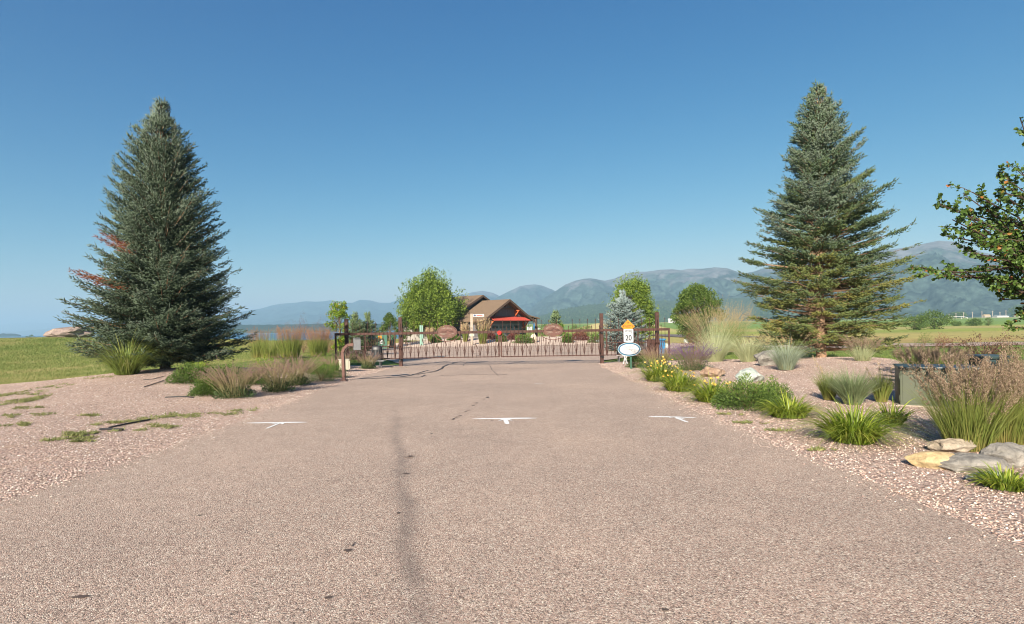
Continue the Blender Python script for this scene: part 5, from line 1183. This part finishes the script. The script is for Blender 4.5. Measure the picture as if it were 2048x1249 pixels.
for px, py, a, l_ in [(975, 795.5, .075, .16), (968, 799, .05, .05), (953, 806.5, .05, .08), (946, 811.5, .06, .06), (938, 821, .045, .05), (931, 824, .035, .06), (921, 832.5, .04, .08), (914, 835, .06, .06), (906, 839, .04, .12), (984, 842.5, .035, .03), (950, 791.5, .02, .06), (918, 809, .025, .03), (863, 868, .03, .03), (821, 913, .05, .03), (820, 915, .07, .025), (812, 948, .05, .03), (797, 1027, .02, .03),
                     (697, 1102, .032, .035), (706, 1091, .008, .05), (655, 1197, .03, .025), (162, 1195, .06, .025), (1330, 1221, .03, .02), (487, 937, .03, .02), (1065, 817, .02, .03), (456, 1143, .02, .02), (400, 1032, .02, .02)]:
    stain(px, py, a, l_)
# black drip hoses lying on the left gravel
def hose(lab, pts, r=.012):
    P = [G(*p) for p in pts]; m = MB(); m.tube([(p.x, p.y, p.z+.012) for p in P], r, 6); o = m.obj('drip_hose', M['black'], None, True); setp(o, lab, 'hose', 'black drip hoses on the left gravel')
hose('black drip hose piece lying flat by the green weeds on the left gravel', [(200, 860.5), (222, 860), (246, 861)], .02)
hose('black drip hose piece slanting up beside the mossy strip', [(218, 857), (245, 851), (270, 846.5), (300, 841)], .016)
hose('black drip hose emerging from the nearest salvia', [(330, 796), (360, 794), (388, 796)], .014)
hose('thin black drip hose near the low shrub at the far left', [(288, 775), (305, 770), (328, 762)], .012)
hose('thin black drip hose end behind the other near the spruce', [(286, 761), (308, 759), (330, 753)], .010)
# ------------------------------------------------------------------ lawn blades, weeds, stones
rng = np.random.default_rng(9)
n = 190000; yy = 13+50*rng.random(n)**1.15; xx = -17.3-rng.random(n)*(yy*.95-12)
m_ = (xx < -17.35+.15*rng.normal(size=n)) & (xx > -yy*.96-1); xx, yy = xx[m_], yy[m_]; n = len(xx)
zz = H(xx, yy)-.05; patch = np.array([noise.noise(Vector((a*.35, b*.2, 3))) for a, b in zip(xx, yy)])
inst('lawn_grass', TRI, np.c_[xx, yy, zz], np.c_[rng.normal(size=(n, 2))*.45, np.ones(n)], .013+.0006*yy, (.05+.08*rng.random(n)), np.clip(rng.random(n)*.6+.25+patch*.5, 0, 1), M['lawn'], kind='stuff')
n = 30000; yy = 15+33*rng.random(n); xx = np.array([bedR(v) for v in yy])+rng.random(n)**1.3*26
m_ = xx/yy < .95; xx, yy = xx[m_], yy[m_]; n = len(xx); m_ = ~((yy > 37) & (xx > 15)); xx, yy = xx[m_], yy[m_]; n = len(xx)
inst('lawn_grass', TRI, np.c_[xx, yy, H(xx, yy)-.05], np.c_[rng.normal(size=(n, 2))*.45, np.ones(n)], .022+.0009*yy, .05+.08*rng.random(n), np.clip(rng.random(n)*.5+.0, 0, 1), M['lawn'], kind='stuff')
def weeds(lst):
    P = []
    for px, py, wx, wy, k in lst:
        c0 = G(px, py); q = c0.y/F; a = G(px-wx/2, py); b_ = G(px, py-wy/2); f_ = G(px, py+wy/2)
        r1 = wx/2*q; r2 = max(.06, (b_.y-f_.y)/2)
        cc_ = rng.normal(size=(7, 2))*.55; g_ = cc_[rng.integers(0, 7, k)]+rng.normal(size=(k, 2))*.16; P.append(np.c_[c0.x+g_[:, 0]*r1, c0.y+g_[:, 1]*r2])
    P = np.concatenate(P); P = P[rng.random(len(P)) < .45]; n = len(P); ok = P[:, 0] < -4.9; ok |= P[:, 0] > 3.5; P = P[ok]; n = len(P)
    inst('weeds', LEAF, np.c_[P, H(P[:, 0], P[:, 1])-.005], np.c_[rng.normal(size=(n, 2))*.8, np.ones(n)*.6], .018, .035+.04*rng.random(n), rng.random(n), M['weed'], kind='stuff')
weeds([(20, 806, 60, 26, 2200), (15, 790, 40, 14, 700), (62, 787, 50, 10, 500), (115, 773, 46, 7, 420), (185, 757, 60, 5, 260), (50, 816, 70, 6, 350), (160, 868, 60, 9, 1300), (130, 879, 90, 8, 700), (160, 883, 50, 5, 350), (240, 846, 70, 7, 900), (60, 848, 60, 8, 450), (190, 831, 60, 6, 350), (310, 855, 70, 14, 800), (320, 836, 70, 8, 400), (345, 832, 60, 8, 400), (90, 830, 50, 6, 220), (30, 832, 50, 6, 260),
       (370, 832, 80, 10, 500), (430, 830, 90, 8, 400), (480, 822, 70, 6, 260), (1445, 828, 60, 5, 260), (1500, 846, 70, 6, 260), (1560, 862, 60, 5, 200), (1640, 900, 60, 6, 200), (810, 736, 50, 2, 120), (1100, 668, 4, 2, 10)])
def stones(reg, n, s0, s1):
    x0, x1, y0, y1 = reg; yy = y0+(y1-y0)*rng.random(n)**1.35; xx = x0+(x1-x0)*rng.random(n)
    if x0 < 0: xx = np.array([roadL(v) for v in yy])+.1-(rng.random(n)**1.15)*(-x0-4.8)
    else: xx = np.array([roadR(v) for v in yy])-.1+(rng.random(n)**1.15)*(x1-3.5)
    m_ = np.abs(xx/yy) < .95; xx, yy = xx[m_], yy[m_]; n = len(xx); s = s0+(s1-s0)*rng.random(n)**2
    D = np.c_[rng.normal(size=(n, 2))*.5, np.ones(n)]
    inst('gravel_stones', STONE, np.c_[xx, yy, H(xx, yy)-.012+s*.25], D, s, s*rng.uniform(.6, 1, n), rng.random(n), M['stones'], kind='stuff')
stones((-17, -4.8, 4.6, 28), 70000, .007, .018)
stones((3.5, 13, 4.0, 28), 64000, .007, .018)
# a scatter of loose stones kicked on to the road edges
n = 1500; yy = rng.uniform(3, 20, n); sd_ = rng.random(n) < .5; e_ = rng.exponential(.13, n)
xx = np.where(sd_, np.array([roadL(v) for v in yy])+e_, np.array([roadR(v) for v in yy])-e_); s = rng.uniform(.006, .014, n)
inst('loose_stones', STONE, np.c_[xx, yy, H(xx, yy)+.003], np.c_[rng.normal(size=(n, 2))*.4, np.ones(n)], s, s*.8, rng.random(n), M['stones'], kind='stuff')
# ------------------------------------------------------------------ haze
m, nt, p = mat_new('haze_air'); nt.nodes.remove(p)
pv = nt.nodes.new('ShaderNodeVolumePrincipled'); pv.inputs['Color'].default_value = (.44, .71, .96, 1); pv.inputs['Density'].default_value = HAZE = 2.3e-4; pv.inputs['Anisotropy'].default_value = .1
nt.links.new(pv.outputs[0], nt.nodes['Material Output'].inputs['Volume'])
hz_ = MB(); hz_.box((0, 3000, 158), (40000, 34000, 346)); o = hz_.obj('haze', m, None, kind='stuff'); 
print('tris', sum(len(o.data.loops)-2*len(o.data.polygons) for o in COL.objects if o.type == 'MESH'), 'objs', len(COL.objects))
